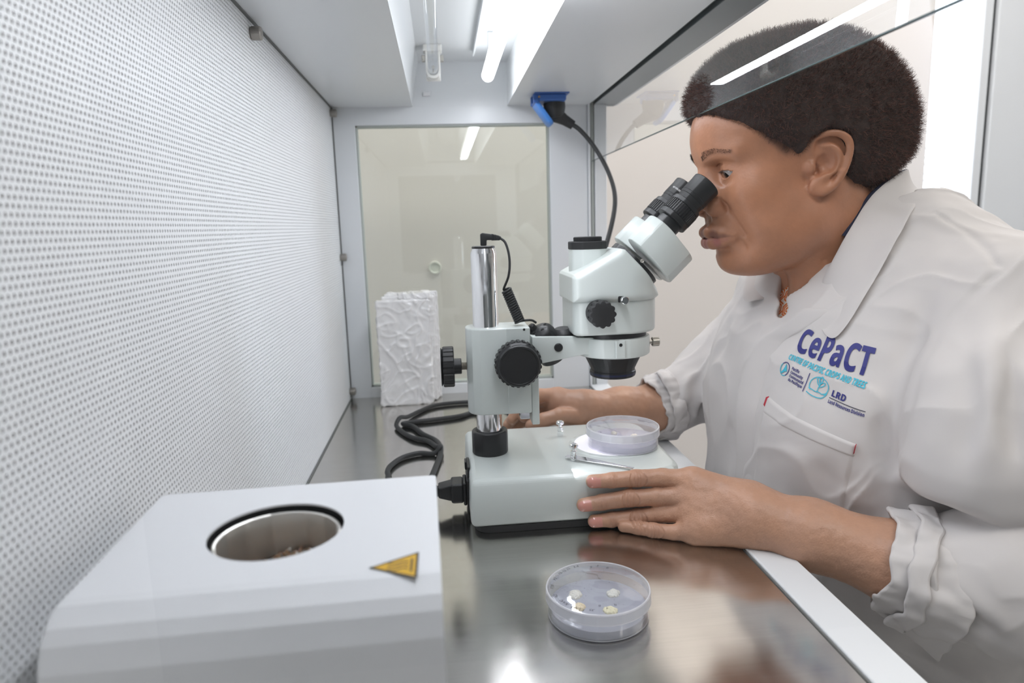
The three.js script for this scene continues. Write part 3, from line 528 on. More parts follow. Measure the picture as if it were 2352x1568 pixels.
// ---------------------------------------------------------------- stereo microscope
const paint = phy({ color: lin(0.64, 0.685, 0.66), roughness: 0.34, clearcoat: 0.35, clearcoatRoughness: 0.18 });
const ZC = -0.808, SP = [0.15, 0, ZC];
const scope = thing('microscope', 'pale green-grey stereo microscope with black eyepieces standing on the steel work surface', 'microscope', SP);
const at = (g) => { const h = Array.isArray(g) ? merge(g) : g; return h.translate(-SP[0], -SP[1], -SP[2]); };
const sp = (name, g, m, parent = scope, label) => part(name, at(g), m, parent, label);
{ // base with illuminated stage plate
  const bx0 = 0.0205, bx1 = 0.262, bz = 0.0965;
  const out = roundedShape([[bx0, -bz], [bx1, -bz], [bx1, bz], [bx0, bz]], [0.008, 0.034, 0.034, 0.008]);
  const bg = onY(prism(out, 0.0075, 0.060, 0.0075, 6, [], 16));
  { const p = bg.attributes.position; for (let i = 0; i < p.count; i++) { const k = 0.060 - p.getY(i); p.setZ(i, p.getZ(i) * (1 + 1.35 * k)); p.setX(i, 0.14 + (p.getX(i) - 0.14) * (1 + 0.35 * k)); } }     // draft of the casting
  const b = sp('base', bg.translate(0, 0, ZC), paint);
  sp('foot_plate', onY(prism(roundedShape([[bx0 + 0.003, -bz - 0.0035], [bx1 - 0.003, -bz - 0.0035], [bx1 - 0.003, bz + 0.0035], [bx0 + 0.003, bz + 0.0035]], 0.02), 0, 0.0078, 0.0005, 1)).translate(0, 0, ZC), M.blackMatte, b);
  // stage recess ring and plate
  sp('stage_ring', lathe([[0.0490, 0.0598], [0.0490, 0.0612], [0.0495, 0.0614], [0.0545, 0.0606], [0.0556, 0.0598]], 72).translate(0.2035, 0, -0.810), paint, b);
  const plate = std({ color: lin(0.85, 0.85, 0.88), roughness: 0.3, emissive: lin(0.95, 0.90, 1.0), emissiveIntensity: LIT.stage * 0.30 });
  sp('stage_lamp_plate', lathe([[0, 0.0611], [0.0484, 0.0611], [0.0488, 0.0607], [0.0488, 0.0596], [0, 0.0596]], 72).translate(0.2035, 0, -0.810), plate, b);
  areaLight('stage_lamp_light', 0xf3ecff, LIT.stage, 0.062, 0.062, [0.2035, 0.0616, -0.810], [0.2035, 1, -0.81]);
  for (const [x, z, arm] of [[0.1434, -0.7583, 1], [0.1440, -0.8550, 0]]) {
    const post = lathe([[0.0040, 0.060], [0.0040, 0.0670], [0.0036, 0.0674], [0.0036, 0.0690], [0.0040, 0.0694], [0.0040, 0.0715], [0.0022, 0.0725], [0.0022, 0.0745], [0.0050, 0.0762], [0.0054, 0.0778], [0.0050, 0.0794], [0.0030, 0.0806], [0, 0.0808]], 28);
    const c = sp('stage_clip', post.translate(x, 0, z), M.chrome, b);
    if (arm) {
      const g = prism([[-0.010, -0.0036], [0, -0.0060], [0.012, -0.0056], [0.070, -0.0019], [0.075, -0.0022], [0.075, 0.0022], [0.070, 0.0019], [0.012, 0.0056], [0, 0.0060], [-0.010, 0.0036]], -0.0005, 0.0005, 0.0002, 1);
      sp('clip_arm', onY(g).rotateZ(-0.012).rotateY(-0.66).translate(x, 0.0640, z), M.chrome, c);
    }
  }
  // rear inlet and rocker switch
  sp('power_inlet', [box(0.0165, 0.0212, 0.006, 0.0435, -0.802, -0.758, 0.0015), box(0.0125, 0.0166, 0.010, 0.038, -0.796, -0.764, 0.002)], M.black, b);
  const sw = sp('rocker_switch', [box(0.0180, 0.0212, 0.0455, 0.0585, -0.798, -0.762, 0.001), box(0.0155, 0.0185, 0.0470, 0.0570, -0.795, -0.780, 0.0012).translate(0, 0.0015, 0)], M.black, b);
}
{ // column
  const p = sp('column', lathe([[0, 0.060], [0.0155, 0.060], [0.0155, 0.3035], [0.0150, 0.3055], [0.0138, 0.3080], [0.0135, 0.3090], [0, 0.3092]], 64).translate(0.0485, 0, ZC), M.chrome);
  sp('collar', lathe([[0.0157, 0.087], [0.0175, 0.0885], [0.0208, 0.0885], [0.0218, 0.0875], [0.0220, 0.086], [0.0220, 0.0615], [0.0212, 0.0601], [0.0157, 0.0601]], 56).translate(0.0485, 0, ZC), M.black, p);
  sp('end_cap', lathe([[0, 0.3118], [0.0128, 0.3118], [0.0136, 0.3112], [0.0136, 0.3092], [0, 0.3090]], 48).translate(0.0485, 0, ZC), M.black, p);
}
{ // focusing block
  const zc = ZC, d = 0.0255;
  const out = roundedShape([[0.0235, -d], [0.0985, -d], [0.0985, d], [0.0235, d]], [0.024, 0.003, 0.003, 0.024]);
  const b = sp('focus_block', onY(prism(out, 0.1135, 0.2170, 0.0018, 3, [], 20)).translate(0, 0, zc), paint);
  sp('gear_cover', [box(0.0705, 0.0978, 0.1145, 0.2165, zc + d - 0.002, zc + d + 0.0009, 0.0008), box(0.0705, 0.0978, 0.1145, 0.2165, zc - d - 0.0009, zc - d + 0.002, 0.0008)], paint, b);
  sp('set_screw', alongZ(cyl(0.0015, 0.0015, 0.001, 16), 0.0912, 0.2146, zc + d + 0.0007), M.black, b);
  // dovetail slide carrying the arm
  sp('slide', box(0.0995, 0.1085, 0.0965, 0.2060, zc - 0.018, zc + 0.018, 0.0012), paint, b);
  sp('rack', box(0.0860, 0.0978, 0.1020, 0.1200, zc - 0.006, zc + 0.010, 0.0008), M.chrome, b);
  // focus knobs on both sides
  for (const s of [1, -1]) {
    const c = [[0, 0], [0.0120, 0], [0.0120, 0.004], [0.0245, 0.0045], [0.0258, 0.0055], [0.0258, 0.0225], [0.0240, 0.0245], [0.0236, 0.0290], [0.0228, 0.0305], [0.0210, 0.0308], [0.0205, 0.0300], [0, 0.0297]];
    const k = [lathe(c, 72), knurl(0.0273, 0.0016, 26, 0.0075, 0.0205, 0.58)];
    const g = merge(k); if (s > 0) g.rotateX(Math.PI / 2); else g.rotateX(-Math.PI / 2);
    sp('focus_knob', g.translate(0.0815, 0.1775, zc + s * (d + 0.0012)), M.black, b);
  }
  // tension knob with a threaded stem
  const tk = sp('tension_knob', [knurl(0.0245, 0.0011, 22, 0.0, 0.0135, 0.72, 0.0012).rotateZ(Math.PI / 2).translate(0.0085, 0.1695, zc), alongX(lathe([[0, 0], [0.0095, 0], [0.0095, 0.0085], [0.0088, 0.0092], [0, 0.0092]], 36), 0.0082, 0.1695, zc), alongX(lathe([[0, 0], [0.0200, 0], [0.0228, 0.0015], [0.0232, 0.0025], [0, 0.0025]].reverse(), 48), -0.0048, 0.1695, zc, -1).translate(0.0, 0, 0)], M.black, b);
  const th = []; for (let i = 0; i < 8; i++) th.push([0.0042, 0.001 * i], [0.0049, 0.001 * i + 0.0005]);
  sp('thread', alongX(lathe(th, 24), 0.0168, 0.1695, zc), M.satin, tk);
}
{ // arm: two cheeks, a floor and the head ring
  const side = [[0.1000, 0.2058], [0.1500, 0.2040], [0.1545, 0.2020], [0.1800, 0.2010], [0.1800, 0.1790], [0.1620, 0.1815], [0.1120, 0.1735], [0.1080, 0.1870], [0.1000, 0.1885]];
  const a = sp('arm', [prism(side, ZC + 0.0225, ZC + 0.0275, 0.0012), prism(side, ZC - 0.0275, ZC - 0.0225, 0.0012), prism([[0.1090, 0.1800], [0.1640, 0.1860], [0.1640, 0.1830], [0.1120, 0.1745]], ZC - 0.024, ZC + 0.024, 0.0005), box(0.1005, 0.1060, 0.1880, 0.2050, ZC - 0.024, ZC + 0.024, 0.001)], paint);
  sp('arm_screw', alongZ(lathe([[0, 0.0022], [0.0042, 0.0022], [0.0050, 0.0015], [0.0051, 0], [0, 0]], 28), 0.1312, 0.1918, ZC + 0.0275), M.black, a);
  const ring = sp('head_ring', lathe([[0.0360, 0.1775], [0.0430, 0.1772], [0.0446, 0.1785], [0.0448, 0.1800], [0.0448, 0.1985], [0.0440, 0.1998], [0.0415, 0.2002], [0.0360, 0.2002]], 72).translate(0.2030, 0, ZC), paint, a);
  sp('clamp_boss', box(0.1955, 0.2070, 0.1785, 0.2000, ZC + 0.040, ZC + 0.0462, 0.0012), paint, ring);
  sp('clamp_hole', alongZ(cyl(0.0020, 0.0020, 0.0008, 18), 0.2012, 0.1945, ZC + 0.0461), M.black, ring);
  sp('clamp_screw', [alongX(knurl(0.0058, 0.0004, 24, 0, 0.0088, 0.5), 0.2525, 0.1885, ZC), alongX(cyl(0.003, 0.003, 0.006, 16), 0.2500, 0.1885, ZC)], M.satin, ring);
  // black illuminator sunk into the arm
  const ax = [-0.40, 0.88, 0.22], lp = [0.1215, 0.1900, ZC + 0.002];
  const il = sp('illuminator', aim(lathe([[0, -0.021], [0.0150, -0.020], [0.0165, -0.015], [0.0165, 0.002], [0.0178, 0.006], [0.0178, 0.012], [0.0166, 0.0185], [0.0140, 0.0235], [0.0115, 0.0255], [0, 0.0265]], 44), ax, lp), M.black, a);
  sp('illuminator_shoulder', [aim(lathe([[0, 0], [0.0150, 0], [0.0138, 0.006], [0.0090, 0.011], [0, 0.013]], 36), [-0.1, 1, 0.1], [0.1415, 0.2000, ZC + 0.002])], M.black, il);
  const q = new THREE.Quaternion().setFromUnitVectors(V(0, 1, 0), V(...ax).normalize());
  for (const [u, w] of [[0.0085, -0.002], [0.003, 0.0085], [-0.0075, 0.0065]]) {
    const p = V(u, 0.0253, w).applyQuaternion(q).add(V(...lp));
    sp('vent_hole', aim(cyl(0.0021, 0.0021, 0.0016, 16), ax, p.toArray()), std({ color: lin(0.003, 0.003, 0.003), roughness: 0.9 }), il);
  }
  const pc = V(-0.006, 0.0245, -0.004).applyQuaternion(q).add(V(...lp));
  sp('strain_relief', aim(lathe([[0, 0.008], [0.0030, 0.008], [0.0048, 0.006], [0.0052, 0], [0, 0]], 24), [-0.55, 0.7, 0.1], pc.toArray()), M.black, il);
}
// outline in (x, y) as a signed distance
function poly2(x, y, P) {
  let d = 1e9, s = 1;
  for (let i = 0, j = P.length - 1; i < P.length; j = i++) {
    const ex = P[j][0] - P[i][0], ey = P[j][1] - P[i][1], wx = x - P[i][0], wy = y - P[i][1];
    const t = clamp((wx * ex + wy * ey) / (ex * ex + ey * ey)), bx = wx - ex * t, by = wy - ey * t;
    d = Math.min(d, bx * bx + by * by);
    const c1 = y >= P[i][1], c2 = y < P[j][1], c3 = ex * wy > ey * wx;
    if ((c1 && c2 && c3) || (!c1 && !c2 && !c3)) s = -s;
  }
  return s * Math.sqrt(d);
}
const rrect = (x, y, hx, hy, r) => { const qx = Math.abs(x) - hx + r, qy = Math.abs(y) - hy + r; return Math.min(Math.max(qx, qy), 0) + Math.hypot(Math.max(qx, 0), Math.max(qy, 0)) - r; };
{ // zoom head: lower body and sloped cap, cast shapes with soft edges
  const plan = (x, z, x0, x1, h, rl) => { // flat left with rounded corners, round right end
    const zz = Math.abs(z - ZC), mid = x1 - h;
    const right = x > mid ? Math.hypot(x - mid, zz) - h : zz - h;
    const left = rrect(x - (x0 + x1) / 2, zz, (x1 - x0) / 2, h, rl);
    return Math.max(right, x > mid ? right : left);
  };
  const low = (x, y, z) => smax(plan(x, z, 0.1475, 0.2540, 0.0438, 0.012), Math.abs(y - 0.2265) - 0.0205, 0.004);
  const body = meshField(low, [0.140, 0.203, ZC - 0.050], [0.262, 0.250, ZC + 0.050], 0.0013);
  const hb = sp('zoom_body', body, paint);
  sp('shadow_ring', cyl(0.0405, 0.0405, 0.0062, 64).translate(0.2030, 0.2030, ZC), M.black, hb);
  const prof = [[0.1455, 0.2452], [0.1455, 0.2738], [0.1478, 0.2770], [0.2020, 0.3052], [0.2075, 0.3038], [0.2480, 0.2620], [0.2592, 0.2500], [0.2592, 0.2440]];
  const cap = (x, y, z) => {
    const p = poly2(x, y, prof);
    const w = Math.abs(z - ZC) - 0.0505;
    const end = x > 0.2087 ? Math.hypot(x - 0.2087, z - ZC) - 0.0505 : w;
    return smax(p, mix(end, w, sstep(0.262, 0.290, y)), 0.010);
  };
  const hc = sp('head_cap', meshField(cap, [0.140, 0.240, ZC - 0.056], [0.266, 0.310, ZC + 0.056], 0.0013), paint, scope);
  // trinocular port
  const port = sp('camera_port', lathe([[0, 0.3045], [0.0226, 0.3045], [0.0228, 0.304], [0.0228, 0.262], [0, 0.262]], 64).translate(0.1732, 0, ZC), paint, hc);
  sp('port_ring', lathe([[0, 0.3136], [0.0226, 0.3136], [0.0233, 0.3128], [0.0233, 0.3052], [0.0226, 0.3045], [0, 0.3045]], 64).translate(0.1732, 0, ZC), M.blackMatte, port);
  sp('port_cap', [lathe([[0, 0.3188], [0.0160, 0.3188], [0.0164, 0.3184], [0.0164, 0.3135], [0, 0.3135]], 64).translate(0.1732, 0, ZC), knurl(0.0169, 0.0005, 90, 0.3139, 0.3182, 0.45, 0.0002).translate(0.1732, 0, ZC)], M.blackMatte, port);
  // objective cone
  sp('objective', lathe([[0, 0.1515], [0.0215, 0.1515], [0.0222, 0.1490], [0.0262, 0.1490], [0.0275, 0.1500], [0.0278, 0.1560], [0.0268, 0.1568], [0.0270, 0.1590], [0.0350, 0.1760], [0.0352, 0.1800], [0, 0.1800]], 72).translate(0.2030, 0, ZC), M.black, hb);
  sp('objective_band', lathe([[0.0281, 0.1520], [0.0282, 0.1524], [0.0282, 0.1540], [0.0281, 0.1544]], 72).translate(0.2030, 0, ZC), std({ color: lin(0.012, 0.016, 0.05), roughness: 0.35 }), hb);
  // zoom knobs, near and far
  for (const s of [1, -1]) {
    const sc = new THREE.Shape(), n = 12;
    for (let i = 0; i <= 240; i++) { const a = i / 240 * 2 * Math.PI, r = 0.0150 + 0.0006 * Math.cos(a * n) - 0.0007 * Math.pow(Math.abs(Math.sin(a * n / 2)), 8); (i ? sc.lineTo(Math.cos(a) * r, Math.sin(a) * r) : sc.moveTo(r, 0)); }
    const face = new THREE.ExtrudeGeometry(sc, { depth: 0.012, bevelEnabled: true, bevelThickness: 0.0014, bevelSize: 0.0014, bevelOffset: -0.0014, bevelSegments: 3 });
    const g = merge([toCreasedNormals(face.translate(0, 0, 0.012), 0.6), lathe([[0, 0], [0.0140, 0], [0.0148, 0.0012], [0.0148, 0.0118], [0, 0.012]], 48).rotateX(Math.PI / 2), knurl(0.0150, 0.0006, 12, 0.004, 0.009, 0.4).rotateX(Math.PI / 2)]);
    if (s < 0) g.rotateY(Math.PI);
    sp('zoom_knob', g.translate(0.1750, 0.2338, ZC + s * 0.0445), M.blackMatte, hb);
  }
  const lv = sp('beam_lever', alongZ(lathe([[0, 0.016], [0.0038, 0.016], [0.0043, 0.0155], [0.0043, 0.010], [0.0030, 0.0095], [0.0030, 0], [0, 0]], 28), 0.2024, 0.2478, ZC + 0.046), M.chrome, hb);
  sp('lever_slot', box(0.1972, 0.2040, 0.2444, 0.2520, ZC + 0.0482, ZC + 0.0508, 0.0012), M.black, hb);
}
{ // binocular tubes: prism housings and eyepieces along one inclined axis
  const a = V(0.715, 0.699, 0).normalize(), s = V(a.y, -a.x, 0), zax = V(0, 0, 1);
  const basis = (o) => new THREE.Matrix4().makeBasis(s, zax.clone().negate(), a).setPosition(o);   // right-handed: s x (-z) = a
  const O = V(0.2566, 0.3262, ZC);                        // where the optical plane leaves the housings
  const h1 = 0.0375, head = scope.children.find(o => o.name === 'head_cap');
  sp('tilt_plate', aim(lathe([[0, 0], [0.033, 0], [0.0335, 0.0005], [0.0335, 0.007], [0, 0.007]], 64), a.toArray(), V(0.2265, 0.2815, ZC).toArray()), M.black, head);
  for (const k of [1, -1]) {
    // outline: round eyepiece end and a larger round pivot end, joined by tangents
    const sh = new THREE.Shape(), c1 = [0, k * -0.0315], r1 = 0.0222, c2 = [0.0262, k * -0.0165], r2 = 0.0275;
    const dx = c2[0] - c1[0], dy = c2[1] - c1[1], L = Math.hypot(dx, dy), ang = Math.atan2(dy, dx), off = Math.acos((r1 - r2) / L);
    sh.absarc(c1[0], c1[1], r1, ang + off, ang - off + 2 * Math.PI, false);
    sh.absarc(c2[0], c2[1], r2, ang - off, ang + off, false); sh.closePath();
    const g = new THREE.ExtrudeGeometry(sh, { depth: h1 - 0.004, bevelEnabled: true, bevelThickness: 0.002, bevelSize: 0.002, bevelOffset: -0.002, bevelSegments: 4, curveSegments: 40 });
    const house = sp('prism_housing', toCreasedNormals(g, 0.7).translate(0, 0, 0.002 - h1).applyMatrix4(basis(O)), paint, head);
    const E = O.clone().add(zax.clone().multiplyScalar(k * 0.0315));
    const eye = sp('eyepiece', aim(lathe([[0, -0.002], [0.0148, -0.002], [0.0148, 0.0105], [0.0186, 0.0110], [0.0192, 0.0118], [0.0192, 0.0172], [0.0184, 0.0180], [0.0178, 0.0335], [0.0170, 0.0345], [0.0160, 0.0350], [0.0160, 0.0440], [0.0166, 0.0446], [0.0168, 0.0470], [0.0165, 0.0473], [0.0165, 0.0480], [0.0169, 0.0484], [0.0169, 0.0640], [0.0172, 0.0646], [0.0173, 0.0690], [0.0166, 0.0698], [0.0130, 0.0692], [0.0120, 0.0660], [0, 0.0650]], 64), a.toArray(), E.toArray()), M.black, house);
    sp('dioptre_ring', aim(knurl(0.0194, 0.0009, 40, 0.0182, 0.0318, 0.5, 0.0004), a.toArray(), E.toArray()), M.black, eye);
    sp('grip_band', aim(lathe([[0.0188, 0.0322], [0.0190, 0.0326], [0.0186, 0.0368], [0.0180, 0.0374], [0.0165, 0.0376]], 64), a.toArray(), E.toArray()), M.black, eye);
    const lens = aim(lathe([[0, 0.0672], [0.006, 0.0668], [0.0115, 0.0658], [0, 0.0655]], 40), a.toArray(), E.toArray());
    sp('eye_lens', lens, phy({ color: lin(0.02, 0.025, 0.03), roughness: 0.03 }), eye);
    if (k < 0) { // power marking printed round the far eyepiece
      const t = canvasTexture(512, 64, (c, w, h) => { c.clearRect(0, 0, w, h); c.fillStyle = '#e8e8e8'; c.font = 'bold 46px sans-serif'; c.textAlign = 'center'; c.textBaseline = 'middle'; c.fillText('WF10X/20', w / 2, h / 2); });
      const band = new THREE.CylinderGeometry(0.01705, 0.01705, 0.0042, 40, 1, true, -0.85, 1.7);
      const q = new THREE.Quaternion().setFromUnitVectors(V(0, 1, 0), a);
      band.rotateY(-0.75); band.applyQuaternion(q).translate(E.x + a.x * 0.0555, E.y + a.y * 0.0555, E.z);
      sp('power_marking', band, std({ map: t, transparent: true, roughness: 0.5 }), eye);
    }
  }
  sp('housing_screw', alongZ(lathe([[0, 0.0010], [0.0012, 0.0007], [0.0018, 0.0012], [0.0022, 0.0010], [0.0022, 0], [0, 0]], 20), 0.2266, 0.2905, ZC + 0.0441), M.satin, head);
}
{ // coiled lamp lead with its right-angled plug on top of the column
  const lead = thing('lamp_lead', 'short black coiled lamp lead plugged into the top of the chrome column', 'cable', [0.0485, 0.3118, ZC]);
  const P = [0.0485, 0.3118, ZC], lt = (g) => (Array.isArray(g) ? merge(g) : g).translate(-P[0], -P[1], -P[2]);
  const body = roundedShape([[0.0455, 0.3122], [0.0525, 0.3122], [0.0528, 0.3185], [0.0690, 0.3180], [0.0700, 0.3222], [0.0600, 0.3252], [0.0480, 0.3270], [0.0455, 0.3255]], 0.0012);
  const ribs = []; for (let i = 0; i < 5; i++) ribs.push(box(0.0590 + i * 0.0019, 0.0600 + i * 0.0019, 0.3176, 0.3256 - i * 0.0005, ZC - 0.0040, ZC + 0.0040, 0.0004));
  part('plug', lt([prism(body, ZC - 0.0036, ZC + 0.0036, 0.0010), ...ribs]), M.rubber, lead);
  const c0 = V(0.0735, 0.2605, -0.801), c1 = V(0.0885, 0.2215, -0.801), pts = [[0.0685, 0.3205, ZC], [0.0735, 0.3165, -0.806], [0.0770, 0.3070, -0.803], [0.0785, 0.2920, -0.800], [0.0765, 0.2760, -0.799]];
  const ax = c1.clone().sub(c0), L = ax.length(); ax.normalize();
  const e1 = V(0, 0, 1), e2 = new THREE.Vector3().crossVectors(ax, e1).normalize(), turns = 15;
  for (let i = 0; i <= turns * 10; i++) { const t = i / (turns * 10), a = t * turns * 2 * Math.PI + 2.6; const p = c0.clone().addScaledVector(ax, t * L).addScaledVector(e1, Math.cos(a) * 0.0052).addScaledVector(e2, Math.sin(a) * 0.0052); pts.push(p.toArray()); }
  pts.push([0.0965, 0.2228, -0.8005], [0.1035, 0.2222, -0.8015], [0.1085, 0.2190, -0.803]);
  part('cord', lt(tube(pts, 0.00145, 1300, 8)), M.rubber, lead);
}

// ---------------------------------------------------------------- the seated scientist
const PP = [0.62, -0.80, -0.80];
const person = thing('person', 'person with short dark afro hair in a white laboratory coat looking into the microscope', 'person', PP);
const pw = (g) => g.translate(-PP[0], -PP[1], -PP[2]);
const pp = (name, g, m, parent = person, label) => part(name, pw(Array.isArray(g) ? merge(g) : g), m, parent, label);
// head frame: x forward, y up, z to the person's left (towards the viewer)
const HT = 10 * Math.PI / 180, HYAW = 0.0, HO = V(0.418, 0.383, -0.806);
const HM = (() => { const f = V(-Math.cos(HT), -Math.sin(HT), 0), u = V(-Math.sin(HT), Math.cos(HT), 0), k = V(0, 0, 1); const m = new THREE.Matrix4().makeBasis(f, u, k); const r = new THREE.Matrix4().makeRotationAxis(u, HYAW); return new THREE.Matrix4().makeTranslation(HO.x, HO.y, HO.z).multiply(r).multiply(m); })();
const HI = HM.clone().invert();
// the head frame is left-handed: turn the faces over when a shape goes to the world
function toWorld(g) {
  g.applyMatrix4(HM);
  if (g.index) { const a = g.index.array; for (let i = 0; i < a.length; i += 3) { const t = a[i + 1]; a[i + 1] = a[i + 2]; a[i + 2] = t; } }
  else for (const k of Object.keys(g.attributes)) { const b = g.attributes[k], n = b.itemSize, A = b.array; for (let i = 0; i < b.count; i += 3) for (let c = 0; c < n; c++) { const p = (i + 1) * n + c, q = (i + 2) * n + c, t = A[p]; A[p] = A[q]; A[q] = t; } }
  return g;
}
const cap3 = (x, y, z, P, R, k = 0) => { let d = 1e9; for (let i = 0; i + 1 < P.length; i++) { const e = capsule(x, y, z, P[i], P[i + 1], R[i], R[i + 1]); d = k ? (d > 1e8 ? e : smin(d, e, k)) : Math.min(d, e); } return d; };
const groove = (d, w) => Math.exp(-(d / w) * (d / w));
const LIDC = [0.0785, 0.0205, 0.0315];
function smoothPoly(P, R, n) {      // finer polyline through points with radii
  const c = new THREE.CatmullRomCurve3(P.map(p => V(p[0], p[1], p[2] ?? 0)), false, 'centripetal'), o = [], r = [];
  for (let i = 0; i <= n; i++) { const t = i / n, k = t * (P.length - 1), j = Math.min(P.length - 2, Math.floor(k)); o.push(c.getPoint(t).toArray()); r.push(mix(R[j], R[j + 1], k - j)); }
  return [o, r];
}
const HELIX = smoothPoly([[0.0030, 0.0150, -0.0025], [0.0072, 0.0225, -0.0005], [0.0066, 0.0305, 0.0015], [0.0005, 0.0362, 0.0030], [-0.0095, 0.0388, 0.0040], [-0.0195, 0.0362, 0.0046], [-0.0266, 0.0292, 0.0050], [-0.0284, 0.0205, 0.0050], [-0.0266, 0.0105, 0.0046], [-0.0220, -0.0005, 0.0040], [-0.0160, -0.0105, 0.0032], [-0.0085, -0.0185, 0.0022], [0.0010, -0.0225, 0.0016]], [0.0022, 0.0028, 0.0032, 0.0034, 0.0036, 0.0037, 0.0037, 0.0036, 0.0035, 0.0035, 0.0036, 0.0038, 0.0038], 36);
const ANTIHELIX = smoothPoly([[-0.0060, 0.0265, 0.0005], [-0.0125, 0.0240, 0.0016], [-0.0172, 0.0175, 0.0026], [-0.0176, 0.0095, 0.0030], [-0.0140, 0.0020, 0.0030], [-0.0075, -0.0035, 0.0028], [-0.0005, -0.0055, 0.0024]], [0.0022, 0.0028, 0.0032, 0.0032, 0.0032, 0.0032, 0.0030], 20);
function earField(x, y, s) {
  // local depth coordinate: the ear plate leans out towards the back
  const o = s - (0.0715 + 0.27 * (0.012 - x));
  let d = ellipsoid(x, y, o, [-0.0085, 0.0110, -0.0030], [0.0210, 0.0290, 0.0040]);
  d = smin(d, cap3(x, y, o, HELIX[0], HELIX[1]), 0.0035);
  d = smin(d, cap3(x, y, o, ANTIHELIX[0], ANTIHELIX[1]), 0.0050);
  d = smin(d, ellipsoid(x, y, o, [0.0040, -0.0155, 0.0008], [0.0098, 0.0092, 0.0040]), 0.007);
  // scaphoid hollow, concha and canal
  d = smax(d, -ellipsoid(x, y, o, [-0.0045, 0.0085, 0.0042], [0.0102, 0.0112, 0.0090]), 0.0030);
  d = smax(d, -ellipsoid(x, y, o, [0.0030, 0.0035, 0.0020], [0.0046, 0.0078, 0.0120]), 0.003);
  d = smax(d, -ellipsoid(x, y, o, [-0.0040, 0.0310, 0.0055], [0.0085, 0.0036, 0.0042]), 0.003);
  d = smax(d, -cap3(x, y, o, [[-0.0150, 0.0300, 0.0092], [-0.0220, 0.0220, 0.0098], [-0.0222, 0.0120, 0.0094], [-0.0185, 0.0010, 0.0080]], [0.0032, 0.0034, 0.0032, 0.0026]), 0.003);
  d = smin(d, ellipsoid(x, y, o, [0.0102, 0.0070, -0.0005], [0.0048, 0.0068, 0.0050]), 0.005);
  return d;
}
const neckBase = V(0.512, 0.225, -0.812).applyMatrix4(HI).toArray();
function headField(x, y, z) {
  const s = Math.abs(z), q = [x, y, s];
  let d = ellipsoid(...q, [-0.006, 0.060, 0], [0.106, 0.092, 0.0745]);
  d = smin(d, ellipsoid(...q, [0.030, 0.008, 0], [0.068, 0.090, 0.0640]), 0.03);
  d = smin(d, ellipsoid(...q, [0.056, 0.060, 0], [0.0475, 0.046, 0.057]), 0.02);
  d = smin(d, ellipsoid(...q, [0.058, -0.006, 0.038], [0.030, 0.026, 0.029]), 0.02);
  d = smin(d, ellipsoid(...q, [0.044, -0.042, 0.036], [0.036, 0.041, 0.032]), 0.020);
  d = smin(d, ellipsoid(...q, [0.020, -0.050, 0.040], [0.045, 0.045, 0.032]), 0.02);
  d = smin(d, capsule(...q, [0.006, -0.055, 0.050], [0.062, -0.080, 0.024], 0.021, 0.021), 0.02);
  d = smin(d, ellipsoid(...q, [0.0755, -0.083, 0], [0.0225, 0.0190, 0.024]), 0.016);
  d = smin(d, ellipsoid(...q, [0.042, -0.083, 0.010], [0.046, 0.0235, 0.040]), 0.016);
  d = smin(d, ellipsoid(...q, [0.080, -0.045, 0], [0.0265, 0.034, 0.0345]), 0.014);
  d = smin(d, capsule(...q, [0.0915, 0.0425, 0.008], [0.0775, 0.0420, 0.046], 0.0092, 0.0085), 0.012);
  // eye sockets
  d = smax(d, -ellipsoid(...q, [0.1000, 0.0200, 0.0310], [0.0175, 0.0125, 0.0200]), 0.010);
  // nose
  const nose = smin(smin(capsule(...q, [0.0890, 0.0310, 0], [0.1130, -0.0040, 0], 0.0088, 0.0108), sphere(...q, [0.1150, -0.0095, 0], 0.0122), 0.010), ellipsoid(...q, [0.0998, -0.0165, 0.0165], [0.0130, 0.0112, 0.0110]), 0.005);
  d = smin(d, nose, 0.010);
  d = smin(d, capsule(...q, [0.0955, 0.0160, 0.006], [0.0930, -0.0080, 0.0180], 0.0080, 0.009), 0.012);
  d = smax(d, -capsule(...q, [0.1080, -0.0310, 0.0070], [0.1060, -0.0215, 0.0080], 0.0042, 0.0026), 0.002);
  d += 0.0015 * groove(polyDist(...q, [[0.1060, -0.0050, 0.0190], [0.0960, -0.0085, 0.0265], [0.0890, -0.0165, 0.0290], [0.0890, -0.0250, 0.0270]]), 0.0038);
  d += 0.0016 * groove(polyDist(...q, [[0.1040, -0.0285, 0.0150], [0.0930, -0.0275, 0.0240]]), 0.0024);
  // lids over the eyeball
  const ex = x - LIDC[0], ey = y - LIDC[1], ez = s - LIDC[2];
  const lidR = Math.hypot(ex, ey, ez);
  let lid = lidR - 0.0139;
  d = smin(d, lid, 0.0070);
  const across = (ez - 0.0) / 0.0135;                       // -1 at the nose side, 1 at the temple
  const up = 0.0022 - 0.0030 * across * across - 0.0008 * across, dn = -0.0072 + 0.0064 * across * across;
  const slit = Math.max(Math.max(ey - up, dn - ey), Math.abs(across) - 1.0, -(ex - 0.004));
  if (lidR < 0.024) d = smax(d, -Math.max(slit, lidR - 0.0185), 0.0008);
  d += 0.0012 * groove(polyDist(...q, [[0.0905, 0.0290, 0.0180], [0.0910, 0.0305, 0.0290], [0.0845, 0.0280, 0.0410]]), 0.0016);   // fold above the lid
  d += 0.0010 * groove(polyDist(...q, [[0.0930, 0.0085, 0.0180], [0.0880, 0.0035, 0.0320], [0.0820, 0.0070, 0.0420]]), 0.0030);
  d += 0.0014 * groove(polyDist(...q, [[0.0960, -0.0100, 0.0260], [0.0910, -0.0220, 0.0310], [0.0860, -0.0370, 0.0370], [0.0780, -0.0530, 0.0410]]), 0.0034);    // beside the mouth
